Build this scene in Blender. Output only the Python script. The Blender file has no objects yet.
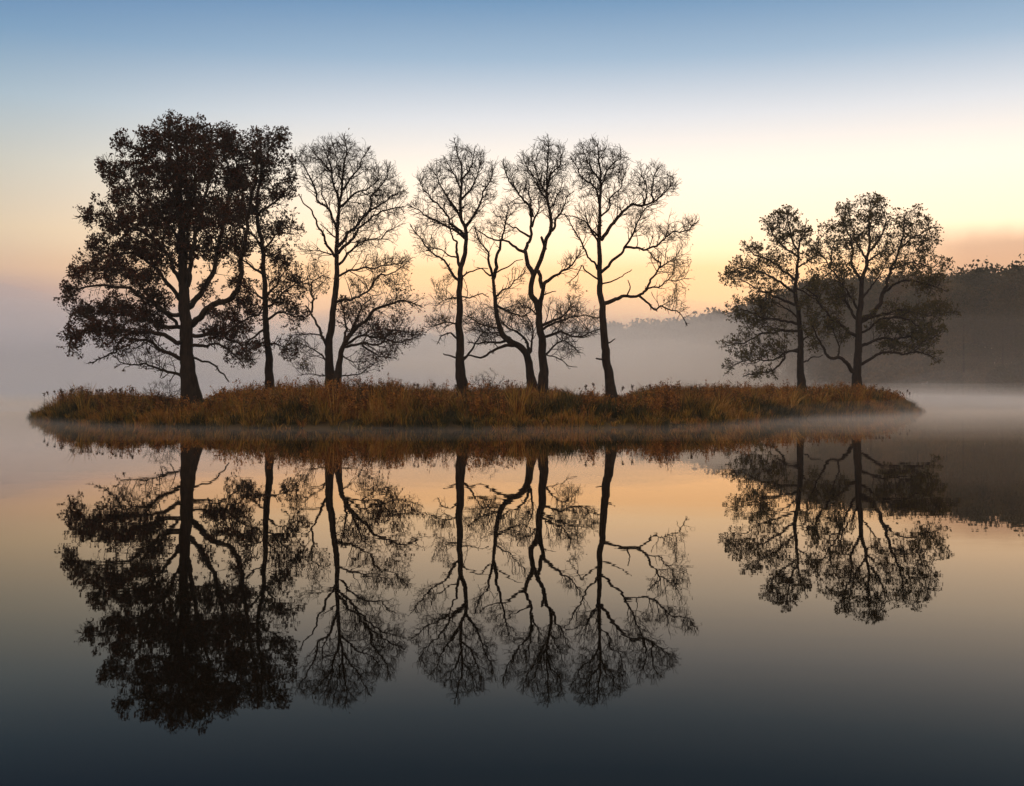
import bpy, math, random
import numpy as np
from mathutils import Vector, noise as mnoise

S = bpy.context.scene
COL = S.collection
R = math.radians
F = 1098.0          # focal length in pixels of the photograph
HY = 385.0          # row of the true horizon
CX = 512.0
EYE = 2.0
rng = np.random.default_rng(11)
random.seed(5)

# ------------------------------------------------------------------ helpers
def tag(o, label=None, cat=None, group=None, kind=None):
    if label: o['label'] = label
    if cat: o['category'] = cat
    if group: o['group'] = group
    if kind: o['kind'] = kind
    return o

def empty(name, loc):
    o = bpy.data.objects.new(name, None)
    COL.objects.link(o)
    o.location = loc
    o.empty_display_size = 0.3
    return o

def link(name, me, mat, parent=None, origin=None):
    """link mesh data (world coordinates) as ONE object, keeping its place below the parent"""
    o = bpy.data.objects.new(name, me)
    COL.objects.link(o)
    if mat and not me.materials: me.materials.append(mat)
    if parent: o.parent = parent
    return o

def mesh_np(name, V, faces_flat, sizes, smooth=False, attr=None):
    """fast mesh from numpy arrays: V (n,3), flat vertex indices, loop count of each face"""
    me = bpy.data.meshes.new(name)
    V = np.asarray(V, dtype=np.float32)
    ff = np.asarray(faces_flat, dtype=np.int32).ravel()
    sz = np.asarray(sizes, dtype=np.int32)
    me.vertices.add(len(V)); me.vertices.foreach_set('co', V.ravel())
    me.loops.add(len(ff)); me.loops.foreach_set('vertex_index', ff)
    me.polygons.add(len(sz))
    st = np.concatenate(([0], np.cumsum(sz)[:-1])).astype(np.int32)
    me.polygons.foreach_set('loop_start', st)
    me.update(calc_edges=True)
    if smooth:
        me.polygons.foreach_set('use_smooth', np.ones(len(sz), dtype=bool))
    if attr is not None:
        a = me.attributes.new('tint', 'FLOAT', 'POINT')
        a.data.foreach_set('value', np.asarray(attr, dtype=np.float32))
    me.validate()
    return me

def unit(v):
    return v / np.maximum(np.linalg.norm(v, axis=-1, keepdims=True), 1e-9)

def px(x, y, D):
    return np.array([(x - CX) * D / F, D, EYE + (HY - y) * D / F])

def nz(x, y, z=0.0):
    return mnoise.noise(Vector((x, y, z)))

# ------------------------------------------------------------------ materials
def new_mat(name):
    m = bpy.data.materials.new(name); m.use_nodes = True
    return m, m.node_tree.nodes, m.node_tree.links, m.node_tree.nodes['Principled BSDF']

def ramp(n, stops):
    r = n.new('ShaderNodeValToRGB')
    el = r.color_ramp.elements
    while len(el) < len(stops): el.new(0.5)
    for e, (p, c) in zip(el, stops):
        e.position = p; e.color = (*c, 1)
    return r

def bark_mat(name, a, b):
    m, n, l, bs = new_mat(name)
    g = n.new('ShaderNodeNewGeometry')
    mp = n.new('ShaderNodeMapping'); mp.inputs['Scale'].default_value = (9, 9, 1.6)
    l.new(g.outputs['Position'], mp.inputs[0])
    nt = n.new('ShaderNodeTexNoise'); nt.inputs['Scale'].default_value = 1.3; nt.inputs['Detail'].default_value = 6
    l.new(mp.outputs[0], nt.inputs['Vector'])
    r = ramp(n, [(0.35, a), (0.68, b)])
    l.new(nt.outputs['Fac'], r.inputs[0]); l.new(r.outputs[0], bs.inputs['Base Color'])
    bp = n.new('ShaderNodeBump'); bp.inputs['Strength'].default_value = 0.8; bp.inputs['Distance'].default_value = 0.04
    l.new(nt.outputs['Fac'], bp.inputs['Height']); l.new(bp.outputs[0], bs.inputs['Normal'])
    bs.inputs['Roughness'].default_value = 0.9
    bs.inputs['Specular IOR Level'].default_value = 0.2
    return m

def tint_mat(name, stops, transl=0.25, rough=0.7):
    """leaf or grass colour picked by each blade's own tint value"""
    m, n, l, bs = new_mat(name)
    at = n.new('ShaderNodeAttribute'); at.attribute_name = 'tint'
    r = ramp(n, stops)
    l.new(at.outputs['Fac'], r.inputs[0]); l.new(r.outputs[0], bs.inputs['Base Color'])
    bs.inputs['Roughness'].default_value = rough
    bs.inputs['Specular IOR Level'].default_value = 0.2
    tr = n.new('ShaderNodeBsdfTranslucent'); l.new(r.outputs[0], tr.inputs['Color'])
    mx = n.new('ShaderNodeMixShader'); mx.inputs[0].default_value = transl
    l.new(bs.outputs[0], mx.inputs[1]); l.new(tr.outputs[0], mx.inputs[2])
    l.new(mx.outputs[0], n['Material Output'].inputs['Surface'])
    return m

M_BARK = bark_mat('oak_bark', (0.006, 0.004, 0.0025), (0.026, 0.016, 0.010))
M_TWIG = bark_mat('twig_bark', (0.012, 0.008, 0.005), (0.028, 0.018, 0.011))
M_OAKLEAF = tint_mat('red_brown_oak_leaf', [(0, (0.015, 0.012, 0.004)), (0.45, (0.026, 0.012, 0.005)), (0.8, (0.055, 0.016, 0.006)), (1, (0.10, 0.03, 0.009))], 0.3)
M_OLIVE = tint_mat('olive_oak_leaf', [(0, (0.035, 0.036, 0.010)), (0.6, (0.075, 0.058, 0.016)), (1, (0.11, 0.07, 0.02))], 0.3)
M_SEDGE = tint_mat('autumn_sedge', [(0, (0.014, 0.017, 0.004)), (0.22, (0.036, 0.034, 0.007)), (0.4, (0.125, 0.085, 0.013)), (0.55, (0.36, 0.20, 0.032)), (0.7, (0.25, 0.088, 0.015)), (0.85, (0.075, 0.024, 0.008)), (1, (0.46, 0.26, 0.07))], 0.2)
M_WEED = tint_mat('rust_weed', [(0, (0.05, 0.028, 0.008)), (0.5, (0.15, 0.053, 0.013)), (1, (0.36, 0.15, 0.03))], 0.25)
M_SEED = tint_mat('dry_seed_head', [(0, (0.035, 0.02, 0.012)), (1, (0.10, 0.06, 0.03))], 0.1)
M_FARLEAF = tint_mat('far_wood_leaf', [(0, (0.014, 0.019, 0.007)), (0.5, (0.045, 0.040, 0.014)), (1, (0.13, 0.075, 0.026))], 0.2)

def soil_mat():
    m, n, l, bs = new_mat('dark_peat_soil')
    nt = n.new('ShaderNodeTexNoise'); nt.inputs['Scale'].default_value = 1.1; nt.inputs['Detail'].default_value = 8
    g = n.new('ShaderNodeNewGeometry'); l.new(g.outputs['Position'], nt.inputs['Vector'])
    r = ramp(n, [(0.3, (0.02, 0.016, 0.010)), (0.7, (0.07, 0.05, 0.022))])
    l.new(nt.outputs['Fac'], r.inputs[0]); l.new(r.outputs[0], bs.inputs['Base Color'])
    bs.inputs['Roughness'].default_value = 1.0; bs.inputs['Specular IOR Level'].default_value = 0.0
    return m
M_SOIL = soil_mat()

def water_mat():
    m, n, l, bs = new_mat('still_lake_water')
    n.remove(bs)
    body = n.new('ShaderNodeBsdfDiffuse'); body.inputs['Color'].default_value = (0.004, 0.0035, 0.0025, 1)     # dark peaty water
    gl = n.new('ShaderNodeBsdfGlossy'); gl.inputs['Roughness'].default_value = 0.012; gl.inputs['Color'].default_value = (1.0, 0.91, 0.80, 1)
    fr = n.new('ShaderNodeFresnel'); fr.inputs['IOR'].default_value = 1.333
    pw = n.new('ShaderNodeMath'); pw.operation = 'POWER'; pw.inputs[1].default_value = 1.7; l.new(fr.outputs[0], pw.inputs[0])
    ml = n.new('ShaderNodeMath'); ml.operation = 'MULTIPLY'; ml.use_clamp = True; ml.inputs[1].default_value = 1.65; l.new(pw.outputs[0], ml.inputs[0])
    mx = n.new('ShaderNodeMixShader'); l.new(ml.outputs[0], mx.inputs[0]); l.new(body.outputs[0], mx.inputs[1]); l.new(gl.outputs[0], mx.inputs[2])
    l.new(mx.outputs[0], n['Material Output'].inputs['Surface'])
    g = n.new('ShaderNodeNewGeometry')
    mp = n.new('ShaderNodeMapping'); mp.inputs['Scale'].default_value = (0.55, 1.0, 1)
    l.new(g.outputs['Position'], mp.inputs[0])
    a = n.new('ShaderNodeTexNoise'); a.inputs['Scale'].default_value = 2.2; a.inputs['Detail'].default_value = 2
    b = n.new('ShaderNodeTexNoise'); b.inputs['Scale'].default_value = 0.35; b.inputs['Detail'].default_value = 2
    l.new(mp.outputs[0], a.inputs['Vector']); l.new(mp.outputs[0], b.inputs['Vector'])
    ad = n.new('ShaderNodeMath'); ad.operation = 'MULTIPLY_ADD'; ad.inputs[1].default_value = 5.0
    l.new(b.outputs['Fac'], ad.inputs[0]); l.new(a.outputs['Fac'], ad.inputs[2])
    bp = n.new('ShaderNodeBump'); bp.inputs['Strength'].default_value = 1.0; bp.inputs['Distance'].default_value = 0.0005
    l.new(ad.outputs[0], bp.inputs['Height']); l.new(bp.outputs[0], gl.inputs['Normal'])
    return m
M_WATER = water_mat()

def vol_mat(name, density, colour=(0.97, 0.96, 0.95), g=0.0):
    m = bpy.data.materials.new(name); m.use_nodes = True
    n, l = m.node_tree.nodes, m.node_tree.links
    n.remove(n['Principled BSDF'])
    v = n.new('ShaderNodeVolumePrincipled')
    v.inputs['Color'].default_value = (*colour, 1)
    v.inputs['Density'].default_value = density
    v.inputs['Anisotropy'].default_value = g
    l.new(v.outputs[0], n['Material Output'].inputs['Volume'])
    return m

# ------------------------------------------------------------------ camera, sky, sun
cam = bpy.data.cameras.new('camera'); co = bpy.data.objects.new('camera', cam); COL.objects.link(co)
cam.sensor_width = 36; cam.lens = F / 1024 * 36; cam.clip_start = 0.1; cam.clip_end = 6000
co.location = (0, 0, EYE); co.rotation_euler = (R(90) - math.atan(8 / F), 0, 0)
S.camera = co

SUN_AZ, SUN_EL = 13.0, 2.0
def lin(c):
    return tuple(((v / 255 + 0.055) / 1.055) ** 2.4 if v / 255 > 0.04045 else v / 255 / 12.92 for v in c)
def sky_world():
    w = bpy.data.worlds.new('World'); S.world = w; w.use_nodes = True
    n, l = w.node_tree.nodes, w.node_tree.links
    bg = n['Background']
    tc = n.new('ShaderNodeTexCoord'); sp = n.new('ShaderNodeSeparateXYZ')
    l.new(tc.outputs['Generated'], sp.inputs[0])
    def math_(op, a, b=None, clamp=False):
        m = n.new('ShaderNodeMath'); m.operation = op; m.use_clamp = clamp
        for i, v in enumerate((a, b)):
            if v is None: continue
            if isinstance(v, (int, float)): m.inputs[i].default_value = v
            else: l.new(v, m.inputs[i])
        return m.outputs[0]
    x, y, z = sp.outputs
    el = math_('ARCSINE', z)                                        # elevation, radians
    fac = math_('DIVIDE', math_('MAXIMUM', el, 0.0), R(40), True)    # 0..1 over 0..40 degrees
    fac = math_('POWER', fac, 0.6)
    def stops(rows): return [(min(1, (max(e, 0) / 40) ** 0.6), lin(c)) for e, c in rows]
    away = ramp(n, stops(SKY_AWAY)); near = ramp(n, stops(SKY_NEAR))
    l.new(fac, away.inputs[0]); l.new(fac, near.inputs[0])
    hl = math_('SQRT', math_('ADD', math_('MULTIPLY', x, x), math_('MULTIPLY', y, y)))
    d = math_('ADD', math_('MULTIPLY', x, math.sin(R(SUN_AZ))), math_('MULTIPLY', y, math.cos(R(SUN_AZ))))
    ca = math_('DIVIDE', d, math_('MAXIMUM', hl, 1e-4))
    mr = n.new('ShaderNodeMapRange'); mr.interpolation_type = 'SMOOTHSTEP'
    mr.inputs['From Min'].default_value = 0.74; mr.inputs['From Max'].default_value = 1.0
    l.new(ca, mr.inputs['Value'])
    mx = n.new('ShaderNodeMix'); mx.data_type = 'RGBA'
    l.new(mr.outputs[0], mx.inputs['Factor']); l.new(away.outputs[0], mx.inputs['A']); l.new(near.outputs[0], mx.inputs['B'])
    # a low bank of pinkish cloud over the wood
    naz = math_('ARCTAN2', x, y)
    cn = n.new('ShaderNodeTexNoise'); cn.inputs['Scale'].default_value = 14; cn.inputs['Detail'].default_value = 4; l.new(tc.outputs['Generated'], cn.inputs['Vector'])
    elc = math_('ADD', el, math_('MULTIPLY', math_('SUBTRACT', cn.outputs['Fac'], 0.5), R(1.6)))
    c1 = n.new('ShaderNodeMapRange'); c1.interpolation_type = 'SMOOTHSTEP'; l.new(naz, c1.inputs['Value'])
    c1.inputs['From Min'].default_value = R(17); c1.inputs['From Max'].default_value = R(23)
    c2 = n.new('ShaderNodeMapRange'); c2.interpolation_type = 'SMOOTHSTEP'; l.new(elc, c2.inputs['Value'])
    c2.inputs['From Min'].default_value = R(8.1); c2.inputs['From Max'].default_value = R(6.7)
    c3 = n.new('ShaderNodeMapRange'); l.new(naz, c3.inputs['Value'])
    c3.inputs['From Min'].default_value = R(70); c3.inputs['From Max'].default_value = R(40)
    cm = math_('MULTIPLY', math_('MULTIPLY', c1.outputs[0], c2.outputs[0]), math_('MULTIPLY', c3.outputs[0], 0.8))
    cx = n.new('ShaderNodeMix'); cx.data_type = 'RGBA'; l.new(cm, cx.inputs['Factor']); l.new(mx.outputs['Result'], cx.inputs['A']); cx.inputs['B'].default_value = (*lin((218, 168, 138)), 1)
    mx = cx
    # sky behind the viewer, brightened and warmed as unseen fill for grass and mist
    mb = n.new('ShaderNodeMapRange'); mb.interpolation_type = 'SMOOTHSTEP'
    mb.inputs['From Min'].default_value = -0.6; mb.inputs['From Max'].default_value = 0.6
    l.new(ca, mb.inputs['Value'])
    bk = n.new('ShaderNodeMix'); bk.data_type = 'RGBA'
    bk.inputs['A'].default_value = (*SKY_BACK_FILL, 1); bk.inputs['B'].default_value = (1, 1, 1, 1)
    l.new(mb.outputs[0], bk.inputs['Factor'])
    ni = n.new('ShaderNodeTexSky'); ni.sky_type = 'NISHITA'; ni.sun_disc = False
    ni.sun_elevation = R(SUN_EL); ni.sun_rotation = R(SUN_AZ); ni.ozone_density = 3.0; ni.dust_density = 0.6
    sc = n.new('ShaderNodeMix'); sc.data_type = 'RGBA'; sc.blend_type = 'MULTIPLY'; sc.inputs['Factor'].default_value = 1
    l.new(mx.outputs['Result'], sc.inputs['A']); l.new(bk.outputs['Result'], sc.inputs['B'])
    ad = n.new('ShaderNodeMix'); ad.data_type = 'RGBA'; ad.blend_type = 'ADD'; ad.inputs['Factor'].default_value = 0.008
    l.new(sc.outputs['Result'], ad.inputs['A']); l.new(ni.outputs[0], ad.inputs['B'])
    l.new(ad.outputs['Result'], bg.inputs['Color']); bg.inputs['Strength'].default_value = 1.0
SKY_BACK_FILL = (2.35, 1.82, 1.42)      # pink gain added to the unseen rear sky to light grass and mist
SKY_AWAY = [(0, (160, 146, 154)), (3.0, (165, 149, 155)), (4.6, (178, 154, 152)), (5.6, (212, 180, 156)), (7.5, (222, 200, 170)),
            (10.6, (200, 199, 188)), (13.6, (166, 187, 200)), (16.5, (122, 158, 190)), (19.3, (88, 130, 176)), (28, (130, 148, 172)), (40, (205, 200, 196))]  # last rows, overhead and out of view, raised to light the mist
SKY_NEAR = [(0, (268, 208, 166)), (3.5, (282, 220, 166)), (4.8, (290, 230, 168)), (6.0, (298, 238, 174)), (6.9, (304, 260, 208)), (8.0, (304, 266, 224)),
            (10.6, (284, 264, 240)), (13.6, (234, 234, 236)), (16.5, (166, 190, 212)), (19.3, (116, 154, 190)), (28, (140, 156, 178)), (40, (208, 203, 198))]  # overhead rows lifted here as well, as unseen fill
sky_world()

sun = bpy.data.lights.new('sun', 'SUN'); sun.energy = 0.4; sun.angle = R(1.5); sun.color = (1, 0.78, 0.52)
so = bpy.data.objects.new('sun', sun); COL.objects.link(so)
dv = Vector((math.sin(R(SUN_AZ)) * math.cos(R(SUN_EL)), math.cos(R(SUN_AZ)) * math.cos(R(SUN_EL)), math.sin(R(SUN_EL))))
so.rotation_euler = dv.to_track_quat('Z', 'Y').to_euler(); so.location = dv * 60

# ------------------------------------------------------------------ the lake, the island, the far shore
V = np.array([(-880, -880, 0), (880, -880, 0), (880, 880, 0), (-880, 880, 0)])
tag(link('lake_water', mesh_np('lake_water', V, [0, 1, 2, 3], [4]), M_WATER), kind='structure')

FRONT = [(33, 418), (45, 420.5), (60, 421.5), (100, 424), (150, 426), (200, 427), (260, 428), (330, 428.3), (400, 428), (470, 428.2), (540, 428), (600, 427.6),
         (650, 427), (700, 425), (730, 423), (760, 421), (790, 419), (820, 417), (850, 416), (880, 415), (905, 413.8), (918, 412.5)]
poly = []
FRONT = [(x, float(np.interp(x, [q[0] for q in FRONT], [q[1] for q in FRONT]))) for x in np.arange(33, 918.5, 8.85)]
for x, y in FRONT:
    D = EYE * F / (y - HY)
    poly.append(((x - CX) * D / F, D + 0.5 * nz(x * 0.07, 3.3) + 0.45 * nz(x * 0.21, 8.8)))
poly += [(30.6, 84), (33, 91), (34, 96), (29, 100), (22, 100), (14, 92), (6, 84), (-3, 79), (-13, 76), (-22, 73.5), (-27.5, 70)]
PO = np.array(poly)

def island_dist(X, Y):
    """signed distance to the island's outline, positive inside"""
    X = np.atleast_1d(X); Y = np.atleast_1d(Y)
    A = PO; B = np.roll(PO, -1, 0)
    d = np.full(X.shape, 1e9); ins = np.zeros(X.shape, bool)
    for (ax, ay), (bx, by) in zip(A, B):
        ex, ey = bx - ax, by - ay
        t = np.clip(((X - ax) * ex + (Y - ay) * ey) / (ex * ex + ey * ey), 0, 1)
        d = np.minimum(d, np.hypot(X - ax - t * ex, Y - ay - t * ey))
        c = ((ay > Y) != (by > Y)) & (X < (bx - ax) * (Y - ay) / (by - ay + 1e-12) + ax)
        ins ^= c
    return np.where(ins, d, -d)

def ground_z(X, Y):
    d = island_dist(X, Y)
    return np.where(d > 0, 0.04 + 0.82 * (1 - np.exp(-np.maximum(d, 0) / 2.2)), np.maximum(d * 0.6, -0.8))

gx = np.arange(-34, 41, 0.6); gy = np.arange(46, 106, 0.6)
XX, YY = np.meshgrid(gx, gy)
ZZ = ground_z(XX.ravel(), YY.ravel())
ZZ = ZZ + np.array([0.07 * nz(a * 0.8, b * 0.8) for a, b in zip(XX.ravel(), YY.ravel())]) * (ZZ > 0.1)
nx_, ny_ = len(gx), len(gy)
i0 = (np.arange(ny_ - 1)[:, None] * nx_ + np.arange(nx_ - 1)[None, :]).ravel()
keep = np.max(np.stack([ZZ[i0], ZZ[i0 + 1], ZZ[i0 + nx_], ZZ[i0 + nx_ + 1]]), 0) > -0.5
i0 = i0[keep]
me = mesh_np('island_ground', np.column_stack([XX.ravel(), YY.ravel(), ZZ]), np.column_stack([i0, i0 + 1, i0 + nx_ + 1, i0 + nx_]), np.full(len(i0), 4), True)
tag(link('island_ground', me, M_SOIL), kind='structure')

def shore_r(az):
    """distance of the far shore by compass angle (degrees, 0 = straight ahead)"""
    return float(np.interp(az, [-180, -90, -40, -25, -15, -8, -2, 4, 8, 11, 14, 18, 22, 26, 40, 70, 120, 180],
                           [250, 500, 820, 800, 700, 560, 500, 455, 425, 370, 300, 242, 208, 192, 180, 200, 260, 250]))
azs = np.arange(-180, 180.1, 2.0)
Vr = []
for a in azs:
    r0 = shore_r(a)
    for k, t in enumerate((-0.02, 0.0, 0.03, 0.12, 0.3, 0.6, 1.0)):
        r = r0 + t * (870 - r0) if t > 0 else r0 * (1 + t)
        z = (-0.8, 0.05, 1.0, 2.5, 5, 8, 10)[k] * (1 + 0.25 * nz(a * 0.05, k))
        Vr.append((r * math.sin(R(a)), r * math.cos(R(a)), z if k else -0.8))
K = 7; fl = []
for i in range(len(azs) - 1):
    for k in range(K - 1):
        fl.append((i * K + k, i * K + k + 1, (i + 1) * K + k + 1, (i + 1) * K + k))
tag(link('far_shore', mesh_np('far_shore', np.array(Vr), np.array(fl), np.full(len(fl), 4), True), M_SOIL), kind='structure')

# ------------------------------------------------------------------ tree building
def catmull(P, step):
    """smooth resampling of a polyline; P (n,k) with extra columns carried along"""
    P = np.asarray(P, float)
    if len(P) == 2:
        P = np.array([P[0], (P[0] + P[1]) / 2, P[1]])
    Q = np.vstack([2 * P[0] - P[1], P, 2 * P[-1] - P[-2]])
    out = []
    for i in range(1, len(Q) - 2):
        n = max(2, int(np.ceil(np.linalg.norm(Q[i + 1][:3] - Q[i][:3]) / step)))
        t = np.linspace(0, 1, n, endpoint=False)[:, None]
        a, b, c, d = Q[i - 1], Q[i], Q[i + 1], Q[i + 2]
        out.append(0.5 * (2 * b + (c - a) * t + (2 * a - 5 * b + 4 * c - d) * t ** 2 + (3 * b - a - 3 * c + d) * t ** 3))
    out.append(Q[-2][None])
    return np.vstack(out)

def tube_arrays(P, r, sides, seed=0, rough=0.07):
    """one bent tapering tube with a rough skin; P (n,3), r (n,)"""
    n = len(P)
    T = unit(np.gradient(P, axis=0))
    u = np.cross(T[0], [0.3, 0.9, 0.1]); u /= np.linalg.norm(u)
    ang = np.linspace(0, 2 * np.pi, sides, endpoint=False)
    g = np.random.default_rng(seed)
    V = np.zeros((n, sides, 3))
    lump = g.normal(0, rough, sides)
    for i in range(n):
        u = u - T[i] * np.dot(u, T[i]); u /= np.linalg.norm(u)
        w = np.cross(T[i], u)
        lump = lump * 0.8 + g.normal(0, rough * 0.6, sides)
        rr = r[i] * (1 + lump)
        V[i] = P[i] + (np.cos(ang) * rr)[:, None] * u + (np.sin(ang) * rr)[:, None] * w
    idx = np.arange(n * sides).reshape(n, sides)
    a = idx[:-1]; b = idx[1:]
    f = np.stack([a, np.roll(a, -1, 1), np.roll(b, -1, 1), b], -1).reshape(-1, 4)
    tip = P[-1] + T[-1] * r[-1]
    Vf = np.vstack([V.reshape(-1, 3), tip])
    last = idx[-1]
    caps = np.column_stack([last, np.roll(last, -1), np.full(sides, n * sides)])
    return Vf, f, caps

def tube_mesh(name, P, r, sides, seed, rough=0.07):
    V, f, c = tube_arrays(P, r, sides, seed, rough)
    return mesh_np(name, V, np.concatenate([f.ravel(), c.ravel()]), np.concatenate([np.full(len(f), 4), np.full(len(c), 3)]), True)

def prisms(A, B, ra, rb):
    """three-sided twig segments from points A to B"""
    T = unit(B - A)
    ref = np.where(np.abs(T[:, 2:3]) > 0.8, np.array([[1.0, 0, 0]]), np.array([[0, 0, 1.0]]))
    u = unit(np.cross(T, ref)); w = np.cross(T, u)
    n = len(A); V = np.zeros((n, 6, 3))
    for k in range(3):
        c, s = math.cos(k * 2.0944), math.sin(k * 2.0944)
        d = u * c + w * s
        V[:, k] = A + d * ra[:, None]; V[:, 3 + k] = B + d * rb[:, None]
    base = np.array([[0, 1, 4, 3], [1, 2, 5, 4], [2, 0, 3, 5]])
    f = (np.arange(n)[:, None, None] * 6 + base[None]).reshape(-1, 4)
    return V.reshape(-1, 3), f

DENS = 1.0

def colonize(start, attr, step, kill, trop, jit, g, reach=3.0, maxit=160):
    """space colonization: grow branches from the start points towards the attractor points"""
    pos = [p for p in start]; par = [-1] * len(start); kids = {}
    P = np.array(pos); A = np.array(attr)
    dist = np.full(len(A), 1e9); near = np.zeros(len(A), int)
    for i in range(0, len(A), 500):
        dd = np.linalg.norm(A[i:i + 500, None] - P[None], axis=2)
        near[i:i + 500] = dd.argmin(1); dist[i:i + 500] = dd.min(1)
    alive = dist > kill
    for it in range(maxit):
        m = alive & (dist < reach)
        if not m.any():
            break
        ids, inv = np.unique(near[m], return_inverse=True)
        vec = np.zeros((len(ids), 3))
        np.add.at(vec, inv, unit(A[m] - P[near[m]]))
        vec = unit(vec) + np.array([0, 0, trop]) + g.normal(0, jit, (len(ids), 3))
        newp = P[ids] + unit(vec) * step
        okl = []
        for k, i in enumerate(ids):
            ks = kids.setdefault(i, [])
            if len(ks) >= 4 or any(np.linalg.norm(newp[k] - P[j]) < step * 0.35 for j in ks):
                alive[m & (near == i) & (dist < step * 2.2)] = False     # stuck: give those points up
                if len(ks) >= 4: alive[(near == i) & (g.random(len(A)) < 0.5)] = False
                continue
            okl.append(k)
        if not okl: continue
        N0 = len(P)
        add = newp[okl]
        for q, k in enumerate(okl):
            kids[ids[k]].append(N0 + q); par.append(int(ids[k]))
        P = np.vstack([P, add])
        am = np.where(alive)[0]
        dd = np.linalg.norm(A[am][:, None] - add[None], axis=2)
        b = dd.argmin(1); dm = dd.min(1)
        up = dm < dist[am]
        near[am[up]] = N0 + b[up]; dist[am[up]] = dm[up]
        alive &= dist > kill
        if len(P) > 26000: break
    return P, np.array(par)

def leaf_quads(C, D_, size, g, tint):
    """pointed folded leaves at points C, pointing roughly along D_"""
    n = len(C)
    d = unit(D_ + g.normal(0, 0.9, (n, 3)))
    s = unit(np.cross(d, g.normal(0, 1, (n, 3))))
    sz = size * g.uniform(0.6, 1.25, n)[:, None]
    V = np.stack([C, C + d * sz * 0.5 + s * sz * 0.33, C + d * sz, C + d * sz * 0.5 - s * sz * 0.33], 1)
    f = np.arange(n * 4).reshape(n, 4)
    return V.reshape(-1, 3), f, np.repeat(tint, 4)

def inside_crown(p, D, clumps, grow=1.0):
    x = CX + p[0] * F / p[1]; y = HY - (p[2] - EYE) * F / p[1]
    return bool((((x - clumps[:, 0]) / (clumps[:, 2] * grow + 2)) ** 2 + ((y - clumps[:, 1]) / (clumps[:, 3] * grow + 2)) ** 2 < 1).any())

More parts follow.
